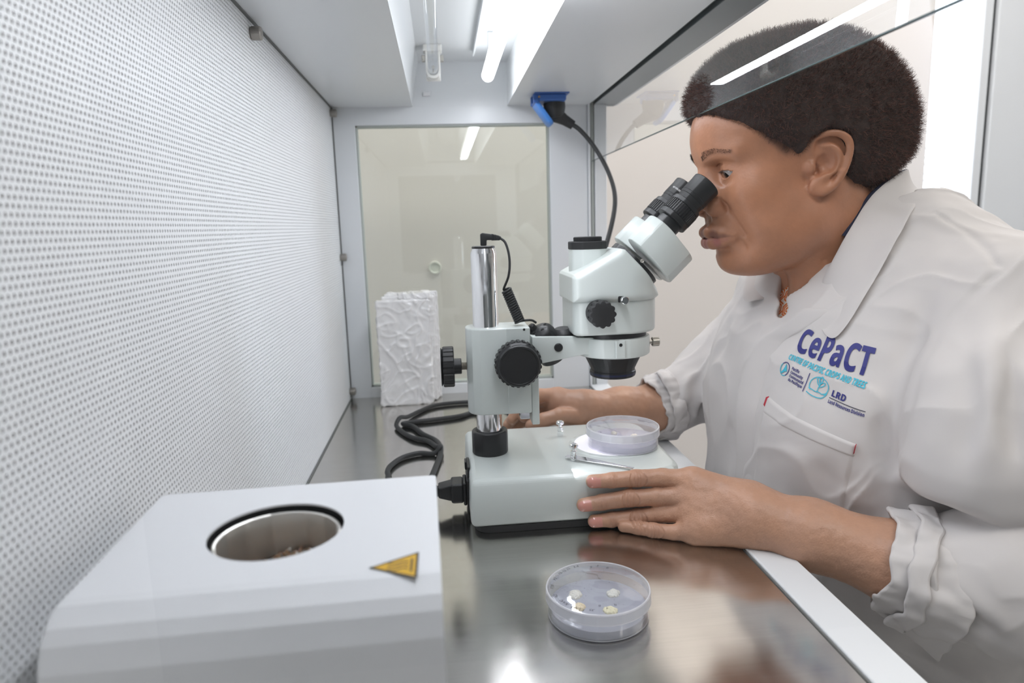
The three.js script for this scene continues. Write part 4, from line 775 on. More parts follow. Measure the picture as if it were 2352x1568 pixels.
  d += 0.0012 * groove(polyDist(...q, [[0.0870, -0.0550, 0.0340], [0.0780, -0.0700, 0.0380]]), 0.0032);
  d += 0.0009 * groove(polyDist(...q, [[0.1130, -0.0240, 0], [0.1125, -0.0380, 0]]), 0.0034);
  // lips
  const ul = cap3(...q, [[0.1080, -0.0465, 0.0], [0.1072, -0.0455, 0.008], [0.1000, -0.0478, 0.0195], [0.0880, -0.0522, 0.0310]], [0.0066, 0.0070, 0.0062, 0.0030], 0.003);
  const ll = cap3(...q, [[0.1070, -0.0585, 0.0], [0.1055, -0.0585, 0.010], [0.0982, -0.0578, 0.0200], [0.0878, -0.0548, 0.0305]], [0.0074, 0.0074, 0.0060, 0.0030], 0.003);
  d = smin(d, smin(ul, ll, 0.0012), 0.0055);
  d += 0.0018 * groove(polyDist(...q, [[0.1110, -0.0515, 0], [0.1075, -0.0518, 0.010], [0.1010, -0.0526, 0.0205], [0.0880, -0.0538, 0.0325]]), 0.0016);
  d += 0.0030 * groove(polyDist(...q, [[0.1020, -0.0705, 0], [0.0930, -0.0700, 0.020]]), 0.0050);
  // neck and ears
  d = smin(d, capsule(...q, [-0.026, -0.020, 0], [neckBase[0], neckBase[1], 0], 0.060, 0.066), 0.022);
  d = smin(d, capsule(...q, [-0.020, -0.020, 0.052], [neckBase[0] + 0.075, neckBase[1] + 0.020, 0.012], 0.012, 0.016), 0.018);
  if (s > 0.050 && x < 0.03 && x > -0.05 && y > -0.05 && y < 0.06) d = smin(d, earField(x, y, s), 0.005);
  // faint skin relief
  d += 0.00011 * noise.noise(x * 420, y * 420, z * 420) + 0.0003 * noise.noise(x * 60, y * 60, z * 60 + 7);
  d += 0.0007 * groove(polyDist(...q, [[-0.018, -0.075, 0.030], [0.000, -0.110, 0.058]]), 0.0030);
  return d;
}
const skinBase = [0.42, 0.192, 0.106];
function skinTone(x, y, z, c = skinBase) {
  const n = noise.noise(x * 45, y * 45, z * 45), m = noise.noise(x * 160 + 9, y * 160, z * 160), f = noise.noise(x * 700, y * 700, z * 700);
  const k = 1 + 0.06 * n + 0.05 * m + 0.05 * f;
  return [c[0] * k * (1 + 0.03 * n), c[1] * k, c[2] * k * (1 - 0.04 * n)];
}
const moles = [[0.0620, -0.0060, 0.062], [0.0690, -0.0130, 0.055], [0.0580, -0.0240, 0.064], [0.0745, 0.0100, 0.052]];
function headColor(x, y, z) {
  let c = skinTone(x, y, z); const s = Math.abs(z);
  const blend = (t, k) => { c = c.map((v, i) => mix(v, t[i], k)); };
  const ul = cap3(x, y, s, [[0.1090, -0.0462, 0.0], [0.1080, -0.0455, 0.008], [0.1025, -0.0485, 0.0200], [0.0900, -0.0527, 0.0315]], [0.0064, 0.0064, 0.0052, 0.0020]);
  const ll = cap3(x, y, s, [[0.1080, -0.0582, 0.0], [0.1060, -0.0582, 0.010], [0.1005, -0.0574, 0.0200], [0.0898, -0.0545, 0.0310]], [0.0076, 0.0074, 0.0054, 0.0018]);
  blend([0.17, 0.072, 0.055], 0.8 * sstep(0.0010, -0.0006, ul)); blend([0.36, 0.13, 0.115], 0.85 * sstep(0.0010, -0.0006, ll));
  for (const m of moles) blend([0.07, 0.03, 0.02], 0.8 * sstep(0.0016, 0.0006, Math.hypot(x - m[0], y - m[1], s - m[2]) - 0.0006));
  blend([0.46, 0.215, 0.135], 0.35 * sstep(0.03, 0.0, Math.abs(s - 0.0715) + 0.3 * Math.abs(x + 0.008)));     // redder ears
  blend([0.36, 0.15, 0.095], 0.25 * sstep(0.022, 0.0, Math.hypot(x - 0.108, y + 0.010, s)));
  // hair roots under the hairline
  blend([0.06, 0.034, 0.026], 0.7 * sstep(-0.006, -0.014, hairMask(x, y, s)));
  return c;
}
// side outline of the hair in the head frame; negative inside
const HAIRP = [[0.108, 0.094], [0.098, 0.087], [0.089, 0.081], [0.074, 0.066], [0.067, 0.048], [0.058, 0.037], [0.047, 0.023], [0.037, 0.015], [0.026, 0.018], [0.017, 0.028], [0.010, 0.040], [-0.012, 0.048], [-0.032, 0.036], [-0.037, 0.014], [-0.036, -0.006], [-0.045, -0.022], [-0.070, -0.036], [-0.100, -0.040], [-0.20, -0.040], [-0.20, 0.22], [0.15, 0.22], [0.15, 0.12]];
const hairMask = (x, y, s) => poly2(x, y + 0.06 * Math.max(0, x - 0.06) * (s / 0.05), HAIRP);
const HAIRS = [[0.1075, 0.094], [0.1065, 0.112], [0.098, 0.130], [0.080, 0.148], [0.054, 0.159], [0.014, 0.166], [-0.034, 0.165], [-0.070, 0.152], [-0.098, 0.130], [-0.122, 0.101], [-0.136, 0.073], [-0.145, 0.046], [-0.152, 0.024], [-0.156, 0.003], [-0.149, -0.014], [-0.130, -0.024], [-0.105, -0.036], [-0.060, -0.040], [0.0, 0.0], [0.06, 0.05]];
function hairField(x, y, z) {
  const s = Math.abs(z);
  const sil = poly2(x, y, HAIRS);
  const ell = ellipsoid(x, y, s, [-0.022, 0.060, 0], [0.150, 0.118, 0.0905]);
  const front = ellipsoid(x, y, s, [0.020, 0.085, 0], [0.092, 0.080, 0.078]);
  let d = smax(sil, smin(ell, front, 0.02), 0.030);
  const m = hairMask(x, y, s);
  d = smax(d, m - 0.002, 0.007);
  return d + 0.0022 * noise.noise(x * 70, y * 70, z * 70) + 0.0012 * noise.noise(x * 220, y * 220, z * 220);
}
// ---- hands and forearms, in the world frame
function fingerChain(x, y, z, J, R) { return cap3(x, y, z, J, R, 0.003); }
const LH = {
  idx: [[0.2600, 0.0560, -0.6835], [0.2286, 0.0582, -0.6925], [0.2016, 0.0567, -0.6985], [0.1744, 0.0550, -0.7015], [0.1535, 0.0545, -0.7030]],
  mid: [[0.2545, 0.0410, -0.6745], [0.2220, 0.0378, -0.6880], [0.1925, 0.0352, -0.6962], [0.1630, 0.0312, -0.6995], [0.1425, 0.0290, -0.7005]],
  ring: [[0.2530, 0.0270, -0.6640], [0.2256, 0.0192, -0.6840], [0.2005, 0.0133, -0.6940], [0.1730, 0.0107, -0.6975], [0.1540, 0.0100, -0.6985]],
  pin: [[0.2540, 0.0125, -0.6520], [0.2310, 0.0090, -0.6600], [0.2116, 0.0082, -0.6700], [0.1975, 0.0078, -0.6785], [0.1835, 0.0078, -0.6855]],
};
const LR = { idx: [0.0110, 0.0095, 0.0092, 0.0082, 0.0074], mid: [0.0110, 0.0097, 0.0095, 0.0084, 0.0076], ring: [0.0105, 0.0092, 0.0090, 0.0080, 0.0072], pin: [0.0095, 0.0078, 0.0076, 0.0068, 0.0062] };
const LW = [0.3130, 0.0300, -0.6395], LE = [0.517, -0.020, -0.504];
function leftField(x, y, z) {
  let d = 1e9;
  for (const k of ['idx', 'mid', 'ring', 'pin']) { const f = fingerChain(x, y, z, LH[k], LR[k]); d = d > 1e8 ? f : smin(d, f, 0.0028); }
  let p = capsule(x, y, z, LH.idx[0], [0.3080, 0.0430, -0.6540], 0.0150, 0.0170);
  p = smin(p, capsule(x, y, z, LH.mid[0], [0.3080, 0.0370, -0.6480], 0.0145, 0.0185), 0.012);
  p = smin(p, capsule(x, y, z, LH.ring[0], [0.3060, 0.0290, -0.6430], 0.0145, 0.0185), 0.012);
  p = smin(p, capsule(x, y, z, LH.pin[0], [0.3030, 0.0225, -0.6380], 0.0135, 0.0185), 0.012);
  p = smin(p, capsule(x, y, z, [0.3040, 0.0330, -0.6480], LW, 0.0235, 0.0245), 0.02);
  p = smin(p, capsule(x, y, z, [0.2500, 0.0118, -0.6530], [0.3010, 0.0175, -0.6360], 0.0112, 0.0160), 0.012);
  d = smin(d, p, 0.007);
  // thumb tucked behind the palm against the end of the base
  const th = cap3(x, y, z, [[0.3080, 0.0380, -0.6640], [0.2930, 0.0330, -0.6950], [0.2800, 0.0280, -0.7200], [0.2740, 0.0240, -0.7380]], [0.0140, 0.0115, 0.0098, 0.0085], 0.004);
  d = smin(d, th, 0.008);
  // wrist and forearm
  let a = capsule(x, y, z, LW, [0.356, 0.0195, -0.6140], 0.0255, 0.0315);
  a = smin(a, capsule(x, y, z, [0.356, 0.0195, -0.6140], [0.430, 0.0030, -0.5640], 0.0315, 0.0385), 0.02);
  a = smin(a, capsule(x, y, z, [0.430, 0.0030, -0.5640], LE, 0.0385, 0.042), 0.02);
  d = smin(d, a, 0.018);
  if (x < 0.30) {
    // knuckle wrinkles, nail folds, web lines
    for (const k of ['idx', 'mid', 'ring', 'pin']) {
      const J = LH[k], P = J[2], D = J[3];
      const back = [0, 0.1, 1];
      for (const [c, span, amp, n] of [[P, 0.0105, 0.0011, 5], [D, 0.0065, 0.0007, 3]]) {
        const dx = x - c[0], dy = y - c[1], dz = z - c[2], r = Math.hypot(dx, dy, dz);
        if (r < 0.022 && dz > -0.004) {
          const h = span * 0.72, e = sstep(1.5, 0.6, Math.abs(dy) / h) * sstep(-0.002, 0.004, dz); let g = 0;
          for (const [t, a] of (n === 5 ? [[-0.85, 0.9], [-0.42, 0.7], [-0.05, 0.8], [0.30, 0.6], [0.80, 0.9]] : [[-0.5, 0.7], [0.1, 0.8], [0.6, 0.6]])) { const q = t * span * (1 - 0.30 * (dy / h) * (dy / h)) + 0.0003 * noise.noise(y * 300, t * 9, k.length); g += a * groove(dx - q, 0.00085); }
          d += e * amp * 1.05 * g - (n === 5 ? 0.0006 : 0.0003) * e * groove(dx, span);
        }
      }
    }
    // knuckles of the back of the hand
    for (const k of ['idx', 'mid', 'ring']) d -= 0.0018 * groove(Math.hypot(x - LH[k][0][0] - 0.003, y - LH[k][0][1], (z - LH[k][0][2] - 0.010) * 0.7), 0.010);
  }
  d += 0.00016 * noise.noise(x * 900, y * 900, z * 900) + 0.0004 * noise.noise(x * 140, y * 140, z * 140);
  return d;
}
const RH = { W: [0.1955, 0.0705, -0.9400], E: [0.4050, 0.0620, -1.0050] };
function rightField(x, y, z) {
  let d = capsule(x, y, z, RH.W, [0.2530, 0.0630, -0.9580], 0.0235, 0.0285);
  d = smin(d, capsule(x, y, z, [0.2530, 0.0630, -0.9580], [0.3200, 0.0560, -0.9800], 0.0285, 0.0350), 0.02);
  d = smin(d, capsule(x, y, z, [0.3200, 0.0560, -0.9800], RH.E, 0.0350, 0.0400), 0.02);
  let p = capsule(x, y, z, RH.W, [0.1580, 0.0820, -0.9500], 0.0235, 0.0200);
  p = smin(p, capsule(x, y, z, RH.W, [0.1600, 0.0630, -0.9520], 0.0220, 0.0190), 0.012);
  d = smin(d, p, 0.016);
  const F = [
    [[[0.1580, 0.0900, -0.9490], [0.1300, 0.0930, -0.9440], [0.1120, 0.0800, -0.9400], [0.1060, 0.0640, -0.9370]], [0.0120, 0.0098, 0.0088, 0.0076]],
    [[[0.1560, 0.0800, -0.9560], [0.1240, 0.0840, -0.9560], [0.1000, 0.0740, -0.9500], [0.0900, 0.0600, -0.9450]], [0.0120, 0.0098, 0.0088, 0.0076]],
    [[[0.1560, 0.0660, -0.9600], [0.1220, 0.0680, -0.9640], [0.0960, 0.0620, -0.9580], [0.0840, 0.0500, -0.9520]], [0.0115, 0.0095, 0.0086, 0.0074]],
    [[[0.1560, 0.0540, -0.9600], [0.1280, 0.0530, -0.9660], [0.1050, 0.0480, -0.9640], [0.0940, 0.0400, -0.9600]], [0.0105, 0.0088, 0.0078, 0.0068]],
    [[[0.1820, 0.0640, -0.9250], [0.1560, 0.0690, -0.9190], [0.1320, 0.0640, -0.9180], [0.1140, 0.0560, -0.9220]], [0.0150, 0.0115, 0.0102, 0.0082]],
  ];
  for (const [J, R] of F) d = smin(d, fingerChain(x, y, z, J, R), 0.004);
  d += 0.0008 * groove(polyDist(x, y, z, [[0.150, 0.082, -0.926], [0.170, 0.080, -0.920], [0.186, 0.072, -0.917]]), 0.003);
  return d + 0.0004 * noise.noise(x * 140, y * 140, z * 140);
}
const handTone = [0.480, 0.268, 0.176];
function armColor(x, y, z) {
  const c0 = handTone;
  let c = skinTone(x, y, z, c0);
  if (z > -0.73) for (const k of ['idx', 'mid', 'ring', 'pin']) for (const [j, r] of [[2, 0.010], [3, 0.006]]) { const q = LH[k][j], w = 0.35 * groove(Math.hypot(x - q[0], (y - q[1]) * 0.8, z - q[2] - 0.008), r); c = [mix(c[0], 0.36, w), mix(c[1], 0.17, w), mix(c[2], 0.11, w)]; }
  // the joint lines of the middle knuckles and a graze on the back of the hand
  const g = 0.4 * groove(Math.hypot(x - 0.2660, y - 0.0440, z + 0.664), 0.006) * (0.6 + 0.4 * noise.noise(x * 500, y * 500, 3)); c = [mix(c[0], 0.42, g), mix(c[1], 0.15, g), mix(c[2], 0.10, g)];
  return c;
}
// ---- coat
const TY = 0.14, TR = 0.16;          // the trunk turns a little to the viewer and leans to its left
const TT = [[-0.62, 0.37, 0.76, 0.26], [-0.50, 0.37, 0.76, 0.255], [-0.30, 0.358, 0.73, 0.240], [-0.10, 0.352, 0.69, 0.222], [0.0, 0.360, 0.675, 0.214], [0.10, 0.368, 0.665, 0.208], [0.18, 0.386, 0.655, 0.205], [0.24, 0.410, 0.648, 0.196], [0.285, 0.438, 0.636, 0.165], [0.325, 0.470, 0.620, 0.105], [0.36, 0.490, 0.600, 0.075]];
function torso(x, y, z) {
  const cx = 0.53, dz0 = z + 0.80, dx0 = x - cx;
  const X = cx + dx0 * Math.cos(TY) - dz0 * Math.sin(TY), Z = dx0 * Math.sin(TY) + dz0 * Math.cos(TY), Y = y + TR * (dz0 > -0.05 ? dz0 : -0.05 + (dz0 + 0.05) * 0.3) ;
  let i = 0; while (i < TT.length - 2 && Y > TT[i + 1][0]) i++;
  const a = TT[i], b = TT[i + 1], t = clamp((Y - a[0]) / (b[0] - a[0])), xf = mix(a[1], b[1], t), xb = mix(a[2], b[2], t), rz = mix(a[3], b[3], t);
  const c = (xf + xb) / 2, rx = (xb - xf) / 2, u = Math.abs(X - c) / rx, w = Math.abs(Z) / rz, e = 2.3;
  const k = Math.pow(Math.pow(u, e) + Math.pow(w, e), 1 / e);
  const side = (k - 1) * Math.min(rx, rz) * 0.92;
  return smax(side, Math.max(Y - 0.37, -0.62 - y), 0.03);
}
const RIDGES = [], GROOVES = [];
function coatField(x, y, z) {
  let d = torso(x, y, z);
  d = smin(d, ellipsoid(x, y, z, [0.470, 0.085, -0.715], [0.085, 0.080, 0.075]), 0.06);
  d = smin(d, ellipsoid(x, y, z, [0.450, 0.110, -0.870], [0.080, 0.080, 0.070]), 0.06);
  // near shoulder and upper sleeve
  d = smin(d, capsule(x, y, z, [0.565, 0.265, -0.735], [0.572, 0.232, -0.640], 0.072, 0.076), 0.05);
  let s = capsule(x, y, z, [0.570, 0.228, -0.640], [0.512, 0.150, -0.580], 0.078, 0.068);
  s = smin(s, capsule(x, y, z, [0.512, 0.150, -0.580], [0.497, 0.100, -0.560], 0.068, 0.066), 0.02);
  s = smin(s, capsule(x, y, z, [0.497, 0.110, -0.560], [0.620, 0.110, -0.515], 0.064, 0.074), 0.03);
  s = smax(s, 0.071 - 0.05 * (x - 0.44) - y + 0.004 * Math.sin(x * 90), 0.012);
  d = smin(d, s, 0.012);
  // near forearm sleeve
  let f = capsule(x, y, z, [0.442, -0.002, -0.560], [0.505, 0.006, -0.525], 0.049, 0.064);
  f = smin(f, capsule(x, y, z, [0.505, 0.006, -0.525], [0.610, 0.045, -0.500], 0.064, 0.078), 0.03);
  d = smin(d, f, 0.005);
  // far shoulder and sleeve
  d = smin(d, capsule(x, y, z, [0.560, 0.275, -0.870], [0.560, 0.250, -0.965], 0.070, 0.072), 0.05);
  let r = capsule(x, y, z, [0.560, 0.250, -0.965], [0.435, 0.100, -1.010], 0.074, 0.062);
  r = smin(r, capsule(x, y, z, [0.435, 0.100, -1.010], [0.335, 0.058, -0.985], 0.058, 0.046), 0.03);
  d = smin(d, r, 0.02);
  if (Math.abs(d) < 0.03) for (const F of FOLDS) {
    const bx = x - F.c[0], by = y - F.c[1], bz = z - F.c[2]; if (bx * bx + by * by + bz * bz > F.r2) continue;
    let m = 1e9, u = 0; const P = F.P, n = P.length - 1;
    for (let i = 0; i < n; i++) {
      const A = P[i], B = P[i + 1], ex = B[0] - A[0], ey = B[1] - A[1], ez = B[2] - A[2], ax = x - A[0], ay = y - A[1], az = z - A[2], t = clamp((ax * ex + ay * ey + az * ez) / (ex * ex + ey * ey + ez * ez)), q = Math.hypot(ax - ex * t, ay - ey * t, az - ez * t);
      if (q < m) { m = q; u = (i + t) / n; }
    }
    if (m < F.w * 2.6) d += F.h * groove(m, F.w) * sstep(-0.01, F.e, u) * sstep(1.01, 1 - F.e, u);      // dies out towards its ends
  }
  // neck opening and the tunnel of the cuffs
  d = smax(d, -capsule(x, y, z, [0.555, 0.420, -0.810], [0.500, 0.285, -0.812], 0.068, 0.060), 0.012);
  d = smax(d, -capsule(x, y, z, [0.466, 0.320, -0.808], [0.4270, 0.2200, -0.7900], 0.042, 0.0210), 0.008);
  d = smax(d, -capsule(x, y, z, [0.36, 0.019, -0.613], [0.440, -0.001, -0.561], 0.060, 0.041), 0.004);
  d = smax(d, -capsule(x, y, z, [0.24, 0.060, -0.960], [0.332, 0.057, -0.984], 0.060, 0.038), 0.004);
  if (Math.abs(d) < 0.02) { const w = noise.noise(x * 9, y * 7, z * 9); const r = Math.max(0, 1 - 2.0 * Math.abs(noise.noise(x * 13 + 1.5 * w, y * 9 + z * 8, z * 13 - y * 6 + 2 * w))); d += 0.0018 * noise.noise(x * 22, y * 18, z * 22) + 0.0009 * noise.noise(x * 55 + 3, y * 40, z * 55) - 0.0022 * r * r; }
  return d;
}
/*FOLDSEND*/
// seams and folds of the coat: [points, width, depth]
GROOVES.push(
  [[[0.4900, 0.3120, -0.7160], [0.5314, 0.3332, -0.6973], [0.5393, 0.3147, -0.6615], [0.5306, 0.2971, -0.6219], [0.5244, 0.2797, -0.5985]], 0.0035, 0.0022],
  [[[0.5252, 0.2790, -0.5967], [0.4925, 0.2518, -0.5998], [0.4710, 0.2245, -0.6065], [0.4440, 0.1927, -0.5960], [0.4300, 0.1528, -0.5850], [0.4336, 0.0973, -0.5939]], 0.0050, 0.0040],
  [[[0.4935, 0.2694, -0.6408], [0.4757, 0.2358, -0.6335], [0.4590, 0.1977, -0.6277], [0.4380, 0.1674, -0.6100]], 0.0130, 0.0060],
  [[[0.4312, 0.1395, -0.6325], [0.4360, 0.1029, -0.6165], [0.4411, 0.0679, -0.6109]], 0.0110, 0.0100],
  [[[0.4711, 0.2146, -0.5538], [0.4450, 0.1642, -0.5250], [0.4358, 0.1013, -0.5215]], 0.0110, 0.0080],
  [[[0.5000, 0.2250, -0.5500], [0.4750, 0.1700, -0.5100], [0.4700, 0.1000, -0.5000]], 0.0100, 0.0080],
  [[[0.3675, 0.1087, -0.9572], [0.3539, 0.0924, -0.9300], [0.3620, 0.0672, -0.9100]], 0.0085, 0.0100],
  [[[0.3299, 0.0916, -0.9537], [0.3489, 0.0510, -0.9404], [0.3480, 0.0300, -0.9500]], 0.0075, 0.0085],
  [[[0.3800, 0.1000, -0.9500], [0.3746, 0.0444, -0.9468], [0.3900, 0.0200, -0.9500]], 0.0085, 0.0080],
  [[[0.4486, -0.0901, -0.6000], [0.5010, -0.1141, -0.5790], [0.5600, -0.1300, -0.5600]], 0.0110, 0.0130],
  [[[0.4114, -0.0988, -0.6250], [0.4855, -0.1338, -0.5813], [0.5500, -0.1700, -0.5700]], 0.0090, 0.0100],
  [[[0.3700, -0.0700, -0.7000], [0.4150, -0.1300, -0.6400], [0.4800, -0.2000, -0.6000]], 0.0120, 0.0080],
  [[[0.4226, 0.0116, -0.5151], [0.4388, -0.0074, -0.4926], [0.4600, -0.0300, -0.4750]], 0.0090, 0.0060],
  [[[0.4915, 0.0353, -0.5722], [0.4556, 0.0422, -0.5184], [0.4543, 0.0244, -0.4909]], 0.0060, 0.0060],
  [[[0.4132, 0.1111, -0.6384], [0.3960, 0.0502, -0.6521], [0.3957, 0.0051, -0.6648]], 0.0200, 0.0060],
  [[[0.3650, 0.0900, -0.8200], [0.3610, 0.0300, -0.8000], [0.3600, -0.0400, -0.7900]], 0.0060, 0.0030],
  [[[0.3886, 0.2075, -0.8882], [0.3750, 0.1700, -0.8700], [0.3700, 0.1200, -0.8650]], 0.0130, 0.0060],
  [[[0.4100, 0.1900, -0.7900], [0.3950, 0.1500, -0.7750], [0.3800, 0.1000, -0.7600]], 0.0120, 0.0030],
);
RIDGES.push(
  [[[0.4980, 0.3200, -0.7160], [0.5360, 0.3380, -0.6900], [0.5450, 0.3200, -0.6560], [0.5380, 0.3030, -0.6170]], 0.0050, 0.0014],
  [[[0.5107, 0.2570, -0.5826], [0.4788, 0.2153, -0.5482], [0.4550, 0.1657, -0.5179], [0.4476, 0.1073, -0.5104]], 0.0120, 0.0100],
  [[[0.5168, 0.2501, -0.5690], [0.4950, 0.2002, -0.5239], [0.4900, 0.1500, -0.5000], [0.4900, 0.0900, -0.4980]], 0.0140, 0.0100],
  [[[0.4156, 0.2256, -0.7426], [0.4009, 0.2038, -0.7675], [0.3880, 0.1847, -0.7908], [0.3720, 0.1424, -0.8004], [0.3632, 0.0933, -0.7967], [0.3612, 0.0200, -0.7938]], 0.0055, 0.0034],
  [[[0.4236, 0.0258, -0.5233], [0.4416, 0.0045, -0.4926], [0.4650, -0.0150, -0.4701]], 0.0100, 0.0070],
  [[[0.3700, 0.1180, -0.9620], [0.3480, 0.0950, -0.9480], [0.3420, 0.0600, -0.9350]], 0.0080, 0.0060],
  [[[0.4486, -0.1100, -0.6000], [0.5010, -0.1300, -0.5790], [0.5600, -0.1500, -0.5600]], 0.0100, 0.0060],
  [[[0.4200, 0.1750, -0.6300], [0.4250, 0.1400, -0.6450], [0.4200, 0.0900, -0.6500], [0.4100, 0.0400, -0.6500]], 0.0160, 0.0050],
);
const FOLDS = [...GROOVES.map(f => [...f, 1]), ...RIDGES.map(f => [...f, -1])].map(([P, w, h, s]) => {
  const c = [0, 1, 2].map(k => P.reduce((a, p) => a + p[k], 0) / P.length), r = Math.max(...P.map(p => Math.hypot(p[0] - c[0], p[1] - c[1], p[2] - c[2]))) + w * 2.6;
  return { P, w, h: s * h, c, r2: r * r, e: w < 0.007 ? 0.08 : 0.45 };
});
{
  const skin = phy({ vertexColors: true, roughness: 0.40, specularIntensity: 0.9, sheen: 0 });
  // one continuous body: head with neck, trunk under the coat, both arms with hands
  const head = meshField(headField, [-0.125, -0.215, -0.105], [0.135, 0.165, 0.105], 0.00165, { color: headColor, smooth: 0.35 });
  toWorld(head);
  const left = meshField(leftField, [0.126, -0.075, -0.755], [0.57, 0.085, -0.455], 0.00115, { color: armColor, smooth: 0.35 });
  const right = meshField(rightField, [0.070, 0.010, -1.055], [0.455, 0.115, -0.895], 0.0022, { color: armColor, smooth: 0.4 });
  const trunk = (x, y, z) => Math.max(smin(torso(x, y, z) + 0.022, capsule(x, y, z, [0.545, 0.225, -0.95], [0.41, 0.065, -1.005], 0.05, 0.036), 0.03) , y - 0.245) ;
  const trunkN = (x, y, z) => smin(smin(trunk(x, y, z), capsule(x, y, z, [0.555, 0.215, -0.640], [0.520, -0.015, -0.506], 0.050, 0.042), 0.03), capsule(x, y, z, [0.515, 0.215, -0.812], [0.512, 0.235, -0.812], 0.066, 0.064), 0.03);
  const tr = meshField(trunkN, [0.33, -0.60, -1.07], [0.80, 0.31, -0.44], 0.009, { color: (x, y, z) => skinTone(x, y, z) });
  const strip = (g) => { for (const k of Object.keys(g.attributes)) if (!['position', 'normal', 'uv', 'color'].includes(k)) g.deleteAttribute(k); return g; };
  const body = mergeGeometries([head, left, right, tr].map(strip), false);
  pp('body', body, skin);
}
{ // hair: soft cap with short curled strands standing from it
  const hm = std({ color: lin(0.042, 0.025, 0.021), roughness: 0.85 });
  const base = meshField(hairField, [-0.175, -0.055, -0.11], [0.125, 0.185, 0.11], 0.0026);
  const hair = pp('hair', toWorld(base.clone()), hm);
  const strand = (() => { // one short curl: tapered bent sliver
    const p = [], ix = [], n = 4; for (let i = 0; i <= n; i++) { const t = i / n, w = 0.00026 * (1 - 0.75 * t), a = t * 4.2, cx = 0.0011 * (1 - Math.cos(a)), cz = 0.0011 * Math.sin(a) * 0.8, y = t * 0.0080; p.push(cx - w, y, cz, cx + w, y, cz - w * 0.4, cx, y, cz + w); if (i) { const b = (i - 1) * 3, c = i * 3; for (let k = 0; k < 3; k++) { const m = (k + 1) % 3; ix.push(b + k, b + m, c + k, b + m, c + m, c + k); } } }
    const g = new THREE.BufferGeometry(); g.setAttribute('position', new THREE.Float32BufferAttribute(p, 3)); g.setIndex(ix); g.computeVertexNormals(); return g;
  })();
  const bp = base.attributes.position, bn = base.attributes.normal, R = rng(21), want = 42000, tri = base.index.count / 3;
  const im = new THREE.InstancedMesh(strand, std({ color: 0xffffff, roughness: 0.7 }), want), m4 = new THREE.Matrix4(), q = new THREE.Quaternion(), q2 = new THREE.Quaternion(), c = new THREE.Color();
  let k = 0, guard = 0;
  while (k < want && guard++ < want * 4) {
    const t = Math.floor(R() * tri) * 3, a = base.index.getX(t), b = base.index.getX(t + 1), d = base.index.getX(t + 2); let u = R(), v = R(); if (u + v > 1) { u = 1 - u; v = 1 - v; }
    const get = (at, i) => at.getComponent(a, i) * (1 - u - v) + at.getComponent(b, i) * u + at.getComponent(d, i) * v;
    const P = V(get(bp, 0), get(bp, 1), get(bp, 2)), N = V(get(bn, 0), get(bn, 1), get(bn, 2)).normalize();
    if (headField(P.x, P.y, P.z) < -0.006) continue;
    const edge = sstep(0.0, -0.02, hairMask(P.x, P.y, Math.abs(P.z)));
    N.add(V(R() - 0.5, R() - 0.5, R() - 0.5).multiplyScalar(1.1)).normalize();
    q.setFromUnitVectors(V(0, 1, 0), N); q2.setFromAxisAngle(N, R() * 6.283); q2.multiply(q);
    const sc = (0.55 + 0.65 * R()) * (0.62 + 0.38 * edge);
    m4.compose(P.addScaledVector(N, -0.001), q2, V(-sc * 1.1, sc, sc * 1.1)); m4.premultiply(HM);
    m4.premultiply(new THREE.Matrix4().makeTranslation(-PP[0], -PP[1], -PP[2]));
    im.setMatrixAt(k, m4);
    const w = R() * R(); c.setRGB(0.066 + 0.20 * w, 0.035 + 0.078 * w, 0.028 + 0.052 * w); im.setColorAt(k, c); k++;
  }
  im.count = k; im.name = 'hair_strands'; im.userData.kind = 'stuff'; hair.add(im);
}
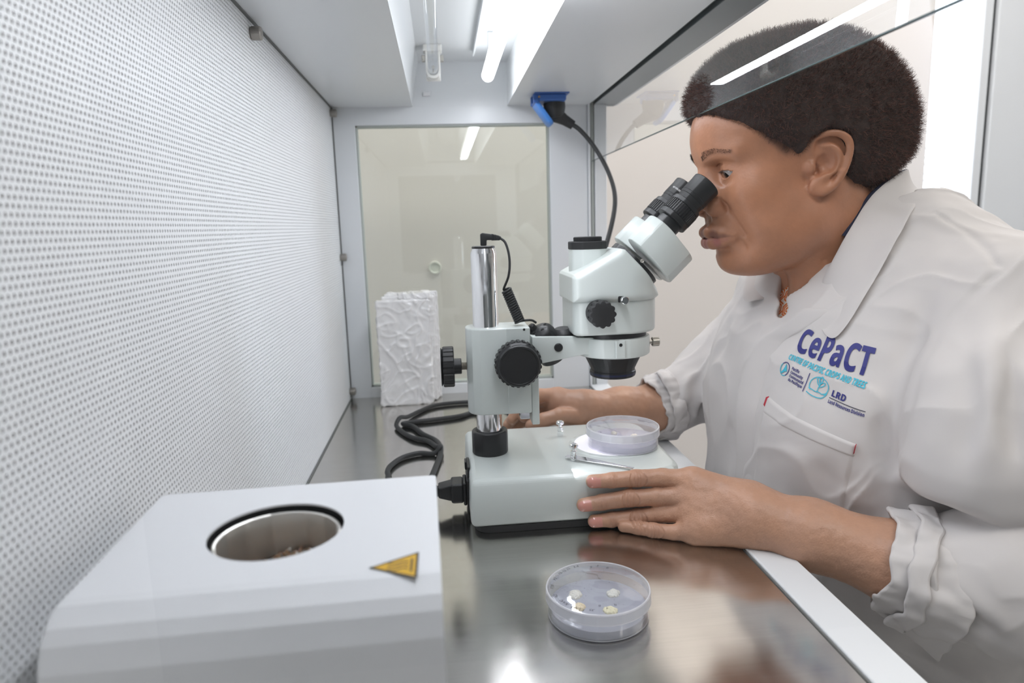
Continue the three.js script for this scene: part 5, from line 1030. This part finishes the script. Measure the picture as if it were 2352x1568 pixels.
{ // eyes, brows, lashes
  const white = phy({ color: lin(0.46, 0.43, 0.41), roughness: 0.14, clearcoat: 1, clearcoatRoughness: 0.03 });
  const iris = phy({ color: lin(0.018, 0.011, 0.008), roughness: 0.08, clearcoat: 1, clearcoatRoughness: 0.02 });
  const browM = std({ color: lin(0.12, 0.070, 0.052), roughness: 0.8 });
  for (const s of [1, -1]) {
    const e = pp('eyeball', toWorld(new THREE.SphereGeometry(0.0122, 40, 28).translate(LIDC[0], LIDC[1], s * LIDC[2])), white);
    const gaze = V(0.80, -0.46, s * -0.02).normalize();
    const ir = new THREE.SphereGeometry(0.01235, 40, 20, 0, 6.283, 0, 0.58);
    const q = new THREE.Quaternion().setFromUnitVectors(V(0, 1, 0), gaze);
    pp('iris', toWorld(ir.applyQuaternion(q).translate(LIDC[0], LIDC[1], s * LIDC[2])), iris, e);
    const hairs = [], R = rng(s > 0 ? 3 : 4);
    for (let i = 0; i < 460; i++) {
      const t = R(), w = (R() - 0.5) * 0.0095 * (1 - 0.6 * t) * (t < 0.08 ? 0.6 : 1);
      const z = 0.0120 + Math.pow(t, 1.25) * 0.040, y = 0.0400 + 0.0062 * Math.sin(Math.min(1, t * 1.25) * Math.PI * 0.72) - 0.006 * Math.max(0, t - 0.6) + w;
      let x = 0.118; for (let k = 0; k < 30; k++) { const d = headField(x, y, z); if (d < 0.0002) break; x -= d * 0.8; }
      const dir = V(0.28, 0.55 - 0.75 * t, 1.0).normalize(), L = 0.0048 * (0.6 + 0.6 * R());
      hairs.push(aim(new THREE.ConeGeometry(0.00011, L, 4, 1).translate(0, L / 2, 0), [dir.x + (R() - 0.5) * 0.3, dir.y + (R() - 0.5) * 0.5, dir.z], [x - 0.0003, y, z]));
    }
    const g = merge(hairs); if (s < 0) g.scale(1, 1, -1);
    pp('eyebrow', toWorld(g), browM);
    const la = [];
    for (let i = 0; i < 46; i++) { const a = -1 + 2 * i / 45, y = LIDC[1] + 0.0022 - 0.0030 * a * a - 0.0008 * a, z = LIDC[2] + a * 0.0125, x = LIDC[0] + Math.sqrt(Math.max(0, 0.0143 ** 2 - (y - LIDC[1]) ** 2 - (a * 0.0125) ** 2)); la.push(aim(new THREE.ConeGeometry(0.00014, 0.0036, 4, 1).translate(0, 0.0018, 0), [0.95, -0.30 + 0.1 * R(), 0.5 * a + 0.1 * (R() - 0.5)], [x - 0.0004, y - 0.0002, z])); }
    const lg = merge(la); if (s < 0) lg.scale(1, 1, -1);
    pp('eyelash', toWorld(lg), browM);
  }
}
{ // finger nails of the near hand
  const nm = phy({ color: lin(0.60, 0.27, 0.22), roughness: 0.22, clearcoat: 0.5, clearcoatRoughness: 0.1 });
  for (const k of ['idx', 'mid', 'ring']) {
    const T = V(...LH[k][4]), D = V(...LH[k][3]), ax = T.clone().sub(D).normalize(), r = LR[k][4];
    const out = V(-0.10, 0.12, 1).addScaledVector(ax, -V(-0.10, 0.12, 1).dot(ax)).normalize(), side = new THREE.Vector3().crossVectors(out, ax);
    const pos = [], ix = [], nu = 12, nv = 10;
    for (let j = 0; j <= nv; j++) for (let i = 0; i <= nu; i++) {
      const u = i / nu * 2 - 1, v = j / nv, wdt = (j > nv - 3 ? 1 - 0.25 * Math.pow((j - nv + 3) / 3, 2) : 1) * (j < 2 ? 0.86 + 0.07 * j : 1), a = u * 0.86 * wdt;
      const l = -0.0082 + 0.0146 * v, rr = (l > 0 ? Math.sqrt(Math.max(0, r * r - l * l * 0.80)) : r) + 0.00042;
      const p = T.clone().addScaledVector(ax, l).addScaledVector(out, Math.cos(a) * rr).addScaledVector(side, Math.sin(a) * rr);
      pos.push(p.x, p.y, p.z);
    }
    for (let j = 0; j < nv; j++) for (let i = 0; i < nu; i++) { const a = j * (nu + 1) + i; ix.push(a, a + 1, a + nu + 1, a + 1, a + nu + 2, a + nu + 1); }
    const g = new THREE.BufferGeometry(); g.setAttribute('position', new THREE.Float32BufferAttribute(pos, 3)); g.setIndex(ix); g.computeVertexNormals();
    pp('nail', g, nm);
  }
}
// ---- coat meshes
const twill = dataTexture(256, 256, (i, j) => 0.5 + 0.28 * Math.sin((i + j) / 256 * 2 * Math.PI * 32) + 0.10 * Math.sin((i - j) / 256 * 2 * Math.PI * 64) + 0.08 * noise.noise(i * 0.2, j * 0.2, 1));
twill.repeat.set(56, 56);
const cloth = phy({ color: lin(0.665, 0.635, 0.625), roughness: 0.9, sheen: 0.15, sheenRoughness: 0.6, bumpMap: twill, bumpScale: 0.00011 });
const clothUV = (x, y, z) => [(x + z) * 0.7071, y];
function cast(o, dir, f = coatField) { const p = o.clone(); for (let i = 0; i < 90; i++) { const d = f(p.x, p.y, p.z); if (Math.abs(d) < 0.0002) break; p.addScaledVector(dir, d * 0.8); } return p; }
function gradient(p, f = coatField, e = 0.0015) { return V(f(p.x + e, p.y, p.z) - f(p.x - e, p.y, p.z), f(p.x, p.y + e, p.z) - f(p.x, p.y - e, p.z), f(p.x, p.y, p.z + e) - f(p.x, p.y, p.z - e)).normalize(); }
// a sheet lying on the coat: corner points (as seen), raised by h, with turned-down border
function patch(c00, c10, c01, c11, nu, nv, h, dir, edge = 0) {
  const pos = [], uv = [], ix = [];
  for (let j = 0; j <= nv; j++) for (let i = 0; i <= nu; i++) {
    const u = i / nu, v = j / nv, a = V(...c00).lerp(V(...c10), u), b = V(...c01).lerp(V(...c11), u), o = a.lerp(b, v);
    const p = cast(o.addScaledVector(dir, -0.06), dir), n = gradient(p, coatField, 0.004);
    const rim = edge && (i === 0 || j === 0 || i === nu || j === nv) ? -edge : h;
    p.addScaledVector(n, rim); pos.push(p.x, p.y, p.z); uv.push(...(edge ? clothUV(p.x, p.y, p.z) : [u, 1 - v]));
  }
  for (let j = 0; j < nv; j++) for (let i = 0; i < nu; i++) { const a = j * (nu + 1) + i; ix.push(a, a + nu + 1, a + 1, a + 1, a + nu + 1, a + nu + 2); }
  const g = new THREE.BufferGeometry(); g.setAttribute('position', new THREE.Float32BufferAttribute(pos, 3)); g.setAttribute('uv', new THREE.Float32BufferAttribute(uv, 2)); g.setIndex(ix); g.computeVertexNormals();
  if (V(...g.attributes.normal.array.slice(3 * (nu + 3), 3 * (nu + 3) + 3)).dot(dir) > 0) { for (let k = 0; k < ix.length; k += 3) { const t = ix[k]; ix[k] = ix[k + 1]; ix[k + 1] = t; } g.setIndex(ix); g.computeVertexNormals(); }
  return g;
}
// a doubled cloth leaf between two edge lines (each a list of points), t thick
function leaf(A, B, t, nu = 60, nv = 18, bulge = 0) {
  const ca = new THREE.CatmullRomCurve3(A.map(p => V(...p)), false, 'centripetal'), cb = new THREE.CatmullRomCurve3(B.map(p => V(...p)), false, 'centripetal');
  const f = (u, v) => { const a = ca.getPoint(u), b = cb.getPoint(u); return a.lerp(b, v); };
  const pos = [], ix = [], uv = [], W = nv * 2 + 2;
  for (let i = 0; i <= nu; i++) { const u = i / nu; for (let j = 0; j < W; j++) {
    const top = j <= nv, v = top ? j / nv : (W - 1 - j) / nv, e = 0.002;
    const p = f(u, v), du = f(Math.min(1, u + e), v).sub(f(Math.max(0, u - e), v)), dv = f(u, Math.min(1, v + e)).sub(f(u, Math.max(0, v - e))), n = new THREE.Vector3().crossVectors(du, dv).normalize();
    const rnd = Math.sqrt(Math.max(0, 1 - Math.pow(Math.abs(v * 2 - 1), 14))) * Math.sqrt(Math.max(0, 1 - Math.pow(Math.abs(u * 2 - 1), 40)));
    p.addScaledVector(n, (top ? 1 : -1) * t * 0.5 * rnd + bulge * Math.sin(v * Math.PI) + 0.0012 * noise.noise(p.x * 40, p.y * 40, p.z * 40)); pos.push(p.x, p.y, p.z); uv.push(...clothUV(p.x, p.y, p.z));
  } }
  for (let i = 0; i < nu; i++) for (let j = 0; j < W; j++) { const k = (j + 1) % W, a = i * W + j, b = i * W + k, c = a + W, d = b + W; ix.push(a, b, c, b, d, c); }
  const g = new THREE.BufferGeometry(); g.setAttribute('position', new THREE.Float32BufferAttribute(pos, 3)); g.setAttribute('uv', new THREE.Float32BufferAttribute(uv, 2)); g.setIndex(ix); g.computeVertexNormals(); return g;
}
const coat = pp('lab_coat', meshField(coatField, [0.30, -0.66, -1.10], [0.80, 0.40, -0.40], 0.0032, { uv: clothUV, smooth: 0.6 }), cloth);
// a doubled ring of cloth round an arm: profile points (distance along the arm, extra radius) closed, warped by w(angle, along)
function ringLeaf(A, dir, prof, w, nt = 140) {
  const d = V(...dir).normalize(), e1 = new THREE.Vector3().crossVectors(d, V(0, 1, 0)).normalize(), e2 = new THREE.Vector3().crossVectors(e1, d), pos = [], ix = [], uv = [], n = prof.length;
  for (let i = 0; i <= nt; i++) { const a = i / nt * 2 * Math.PI; for (const [t, r] of prof) { const [dt, dr] = w(a, t); const p = V(...A).addScaledVector(d, t + dt).addScaledVector(e1, Math.cos(a) * (r + dr)).addScaledVector(e2, Math.sin(a) * (r + dr)); pos.push(p.x, p.y, p.z); uv.push(...clothUV(p.x, p.y, p.z)); } }
  for (let i = 0; i < nt; i++) for (let j = 0; j < n; j++) { const k = (j + 1) % n, a = i * n + j, b = i * n + k; ix.push(a, b, a + n, b, b + n, a + n); }
  const g = new THREE.BufferGeometry(); g.setAttribute('position', new THREE.Float32BufferAttribute(pos, 3)); g.setAttribute('uv', new THREE.Float32BufferAttribute(uv, 2)); g.setIndex(ix); g.computeVertexNormals(); return g;
}
const roll = (t0, t1, r0, r1, th) => { const o = []; for (let i = 0; i <= 6; i++) { const a = Math.PI * (0.5 + i / 6); o.push([t0 + th * Math.cos(a) + th, r0 + th * Math.sin(a)]); } for (let i = 0; i <= 8; i++) o.push([mix(t0 + th, t1, i / 8), mix(r0 - th, r1 - th, i / 8)]); for (let i = 0; i <= 6; i++) { const a = -Math.PI / 2 + Math.PI * i / 6; o.push([t1 - th + th * Math.cos(a) + th * 0, r1 + th * Math.sin(a)]); } for (let i = 8; i >= 0; i--) o.push([mix(t0 + th, t1 - th, i / 8), mix(r0 + th, r1 + th, i / 8)]); return o; };
{ // rolled cuffs
  const wob = (s, k) => (a, t) => [0.0034 * Math.sin(2 * a + s) + 0.0018 * Math.sin(5 * a + 2 * s) + 0.0060 * noise.noise(Math.cos(a) * 1.6 + s * 3, Math.sin(a) * 1.6, s) + 0.0030 * noise.noise(Math.cos(a) * 4 + s, Math.sin(a) * 4, t * 40), 0.0028 * Math.sin(2 * a + s * 1.7) + 0.0016 * Math.sin(4 * a + s) + 0.0050 * noise.noise(Math.cos(a) * 2.2 + s, Math.sin(a) * 2.2, t * 45) + 0.0020 * noise.noise(Math.cos(a) * 6 + s, Math.sin(a) * 6, t * 70) + k * Math.pow(Math.max(0, Math.cos(a + 1.75)), 5) * (t / 0.04)];
  const dN = [0.805, -0.155, 0.572];
  pp('rolled_cuff', ringLeaf([0.4130, 0.0055, -0.5790], dN, roll(0, 0.036, 0.0480, 0.0520, 0.0022), wob(0.6, 0.010)), cloth, coat);
  pp('cuff_band', ringLeaf([0.4270, 0.0030, -0.5690], dN, roll(0, 0.0175, 0.0560, 0.0585, 0.0022), wob(0.9, 0.004)), cloth, coat);
  pp('cuff_flare', ringLeaf([0.4280, 0.0025, -0.5680], dN, roll(0.004, 0.046, 0.0540, 0.0560, 0.0016), wob(1.3, 0.026)), cloth, coat);
  const dF = [0.955, 0.02, -0.295];
  pp('rolled_cuff', ringLeaf([0.3010, 0.0580, -0.9740], dF, roll(0, 0.034, 0.0410, 0.0450, 0.0022), wob(2.2, 0.006)), cloth, coat);
  pp('cuff_band', ringLeaf([0.3120, 0.0580, -0.9774], dF, roll(0, 0.022, 0.0475, 0.0490, 0.0020), wob(2.9, 0.006)), cloth, coat);
}
{ // collar
  const near = leaf([[0.5690, 0.3850, -0.8350], [0.5640, 0.3880, -0.7950], [0.5290, 0.3790, -0.7650], [0.4900, 0.3560, -0.7480], [0.4560, 0.3140, -0.7380], [0.4390, 0.2740, -0.7450], [0.4330, 0.2280, -0.7700]],
    [[0.6050, 0.3520, -0.8350], [0.5780, 0.3560, -0.7750], [0.5220, 0.3430, -0.7180], [0.4850, 0.3060, -0.6940], [0.4560, 0.2620, -0.6870], [0.4200, 0.2040, -0.6930], [0.4190, 0.2160, -0.7300]], 0.0028, 90, 22, -0.006);
  pp('collar', near, cloth, coat);
  const far = leaf([[0.5690, 0.3850, -0.8350], [0.5300, 0.3750, -0.8660], [0.4950, 0.3400, -0.8740], [0.4570, 0.2950, -0.8640], [0.4330, 0.2680, -0.8440], [0.4230, 0.2480, -0.8200]],
    [[0.6050, 0.3520, -0.8350], [0.5600, 0.3450, -0.9050], [0.5000, 0.3180, -0.9350], [0.4310, 0.2820, -0.9080], [0.3865, 0.2300, -0.8440], [0.3980, 0.2330, -0.8240]], 0.0028, 80, 20, 0.004);
  pp('collar', far, cloth, coat);
  pp('neck_lining', tube([[0.5630, 0.3850, -0.7980], [0.5280, 0.3765, -0.7690], [0.4885, 0.3530, -0.7525], [0.4550, 0.3110, -0.7425]], 0.0028, 60, 8), std({ color: lin(0.010, 0.014, 0.045), roughness: 0.8 }), coat, 'dark navy neck lining');
}
{ // printed shirt in the neck opening
  const print = canvasTexture(512, 512, (c, w, h) => { c.fillStyle = '#e9e2d6'; c.fillRect(0, 0, w, h); c.lineCap = 'round'; for (let i = 0; i < 4; i++) for (let j = 0; j < 4; j++) { const x = (i + 0.5) * 128 + (j % 2) * 30, y = (j + 0.5) * 128; c.strokeStyle = '#d8702c'; c.lineWidth = 15; for (const r of [18, 44, 66]) { c.beginPath(); for (let k = 0; k < 6; k++) { const a = k * Math.PI / 3 + 0.3; c[k ? 'lineTo' : 'moveTo'](x + Math.cos(a) * r, y + Math.sin(a) * r); } if (r < 60) c.closePath(); c.stroke(); } } });
  print.wrapS = print.wrapT = THREE.RepeatWrapping;
  const f = (x, y, z) => smax(smin(capsule(x, y, z, [0.530, 0.250, -0.808], [0.4920, 0.222, -0.802], 0.0720, 0.0680), torso(x, y, z) + 0.014, 0.02), y - 0.2680 - 0.35 * (x - 0.44), 0.004);
  pp('shirt', meshField(f, [0.405, 0.185, -0.875], [0.50, 0.275, -0.735], 0.0022, { uv: (x, y, z) => [z * 14, y * 14] }), std({ map: print, roughness: 0.9 }), person);
}
{ // front placket: the edge of the near panel lies over the far one
  const E = [[0.4210, 0.2290, -0.7500], [0.4156, 0.2256, -0.7480], [0.4009, 0.2038, -0.7700], [0.3880, 0.1847, -0.7920], [0.3720, 0.1424, -0.8010], [0.3632, 0.0933, -0.7980], [0.3612, 0.0200, -0.7950], [0.3580, -0.0800, -0.7930]], A = [], B = [], dir = V(0.9, 0, -0.43).normalize();
  E.forEach((p, i) => { const q = cast(V(...p).addScaledVector(dir, -0.05), dir), n = gradient(q, coatField, 0.004); A.push(q.addScaledVector(n, i < 4 ? 0.0045 : 0.0030).toArray()); const r = cast(V(p[0] + 0.010, p[1] + 0.004, p[2] + 0.034).addScaledVector(dir, -0.05), dir), m = gradient(r, coatField, 0.004); B.push(r.addScaledVector(m, -0.0012).toArray()); });
  pp('placket', leaf(A, B, 0.0022, 90, 14, 0.0006), cloth, coat);
}
{ // breast pocket with its hem and red bar tacks
  const dir = V(0.80, -0.05, -0.60).normalize();
  const c = [[0.3770, 0.1270, -0.7500], [0.4230, 0.1020, -0.6390], [0.3655, 0.0170, -0.7600], [0.4150, 0.0180, -0.6480]];
  const pk = pp('breast_pocket', patch(...c, 40, 36, 0.0016, dir, 0.0010), cloth, coat);
  const at2 = (u, v) => V(...c[0]).lerp(V(...c[1]), u).lerp(V(...c[2]).lerp(V(...c[3]), u), v).toArray();
  pp('pocket_hem', patch(at2(0, -0.01), at2(1, -0.01), at2(0, 0.17), at2(1, 0.17), 40, 8, 0.0020, dir, 0.0005), cloth, pk);
  const red = std({ color: lin(0.50, 0.035, 0.055), roughness: 0.8 });
  pp('bar_tack', patch(at2(0.003, -0.01), at2(0.013, -0.01), at2(0.003, 0.11), at2(0.013, 0.11), 2, 6, 0.0030, dir, 0.0002), red, pk, 'red bar tack');
  pp('bar_tack', patch(at2(0.982, -0.01), at2(0.992, -0.01), at2(0.982, 0.13), at2(0.992, 0.13), 2, 6, 0.0030, dir, 0.0002), red, pk, 'red bar tack');
  // embroidery above the pocket
  const art = canvasTexture(1536, 1280, (g, w, h) => {
    g.clearRect(0, 0, w, h);
    const navy = '#2b2d78', cyan = '#3fb6cf';
    g.textBaseline = 'alphabetic'; g.textAlign = 'left'; g.lineJoin = 'round'; g.lineCap = 'round';
    const put = (s, x, y, size, font, colour, width, weight = 'bold', stroke = 0) => { g.save(); g.font = `${weight} ${size}px ${font}`; const m = g.measureText(s).width; g.translate(x, y); g.scale(width / m, 1); g.fillStyle = colour; g.fillText(s, 0, 0); if (stroke) { g.strokeStyle = colour; g.lineWidth = stroke; g.strokeText(s, 0, 0); } g.restore(); };
    put('CePaCT', 130, 560, 560, 'sans-serif', navy, 1290, 'bold', 14);
    put('CENTRE OF PACIFIC CROPS AND TREES', 96, 720, 116, 'sans-serif', cyan, 1350, 'bold', 4);
    // wave emblem
    g.lineWidth = 14; g.strokeStyle = navy; g.beginPath(); g.ellipse(110, 900, 88, 118, 0.1, -2.6, 0.9); g.stroke(); g.strokeStyle = cyan; g.beginPath(); g.ellipse(110, 900, 88, 118, 0.1, 0.9, 3.7); g.stroke();
    g.fillStyle = cyan; g.beginPath(); g.moveTo(40, 985); g.quadraticCurveTo(90, 960, 112, 800); g.quadraticCurveTo(150, 880, 172, 930); g.quadraticCurveTo(130, 925, 110, 960); g.quadraticCurveTo(90, 1000, 40, 985); g.fill();
    ['Pacific', 'Community', 'Communauté', 'du Pacifique'].forEach((s, i) => put(s, 245, 850 + i * 66, 66, 'sans-serif', navy, [170, 260, 300, 300][i], 'bold', 2));
    g.fillStyle = navy; g.fillRect(580, 780, 12, 300);
    // seedling in an open hand
    g.strokeStyle = cyan; g.lineWidth = 13; g.beginPath(); g.ellipse(790, 920, 150, 140, 0, 2.5, 7.0); g.stroke();
    g.beginPath(); g.moveTo(790, 1010); g.quadraticCurveTo(785, 950, 800, 900); g.stroke();
    for (const [x, y, a, l] of [[770, 850, -0.5, 60], [835, 880, 0.8, 50], [800, 820, 0.15, 55]]) { g.beginPath(); g.ellipse(x, y, 24, l, a, 0, 6.3); g.stroke(); }
    g.beginPath(); g.moveTo(650, 990); g.quadraticCurveTo(720, 1000, 760, 1010); g.quadraticCurveTo(820, 990, 860, 1015); g.quadraticCurveTo(910, 1000, 935, 975); g.stroke();
    g.beginPath(); g.moveTo(640, 1055); g.quadraticCurveTo(760, 1110, 880, 1070); g.quadraticCurveTo(920, 1040, 935, 985); g.stroke();
    put('LRD', 1000, 985, 130, 'sans-serif', navy, 240, 'bold', 4);
    g.fillStyle = '#1c1d3c'; g.fillRect(990, 1012, 540, 10);
    put('Land Resources Division', 990, 1092, 70, 'sans-serif', navy, 540, 'bold', 2);
    // thread relief of the satin stitch
    g.globalCompositeOperation = 'source-atop'; g.strokeStyle = 'rgba(255,255,255,0.10)'; g.lineWidth = 2; for (let k = -1280; k < 1536; k += 7) { g.beginPath(); g.moveTo(k, 0); g.lineTo(k + 1280, 1280 * 0.35); g.stroke(); }
  });
  pp('embroidery', patch([0.4085, 0.2200, -0.7440], [0.4500, 0.2080, -0.6480], [0.3815, 0.1400, -0.7460], [0.4230, 0.1180, -0.6360], 60, 50, 0.0007, dir), std({ map: art, transparent: true, roughness: 0.7 }), coat, 'blue and turquoise embroidered lettering and emblems');
}

scene.traverse(o => { if (o.isMesh) { o.castShadow = true; o.receiveShadow = true; } });
renderer.render(scene, camera);
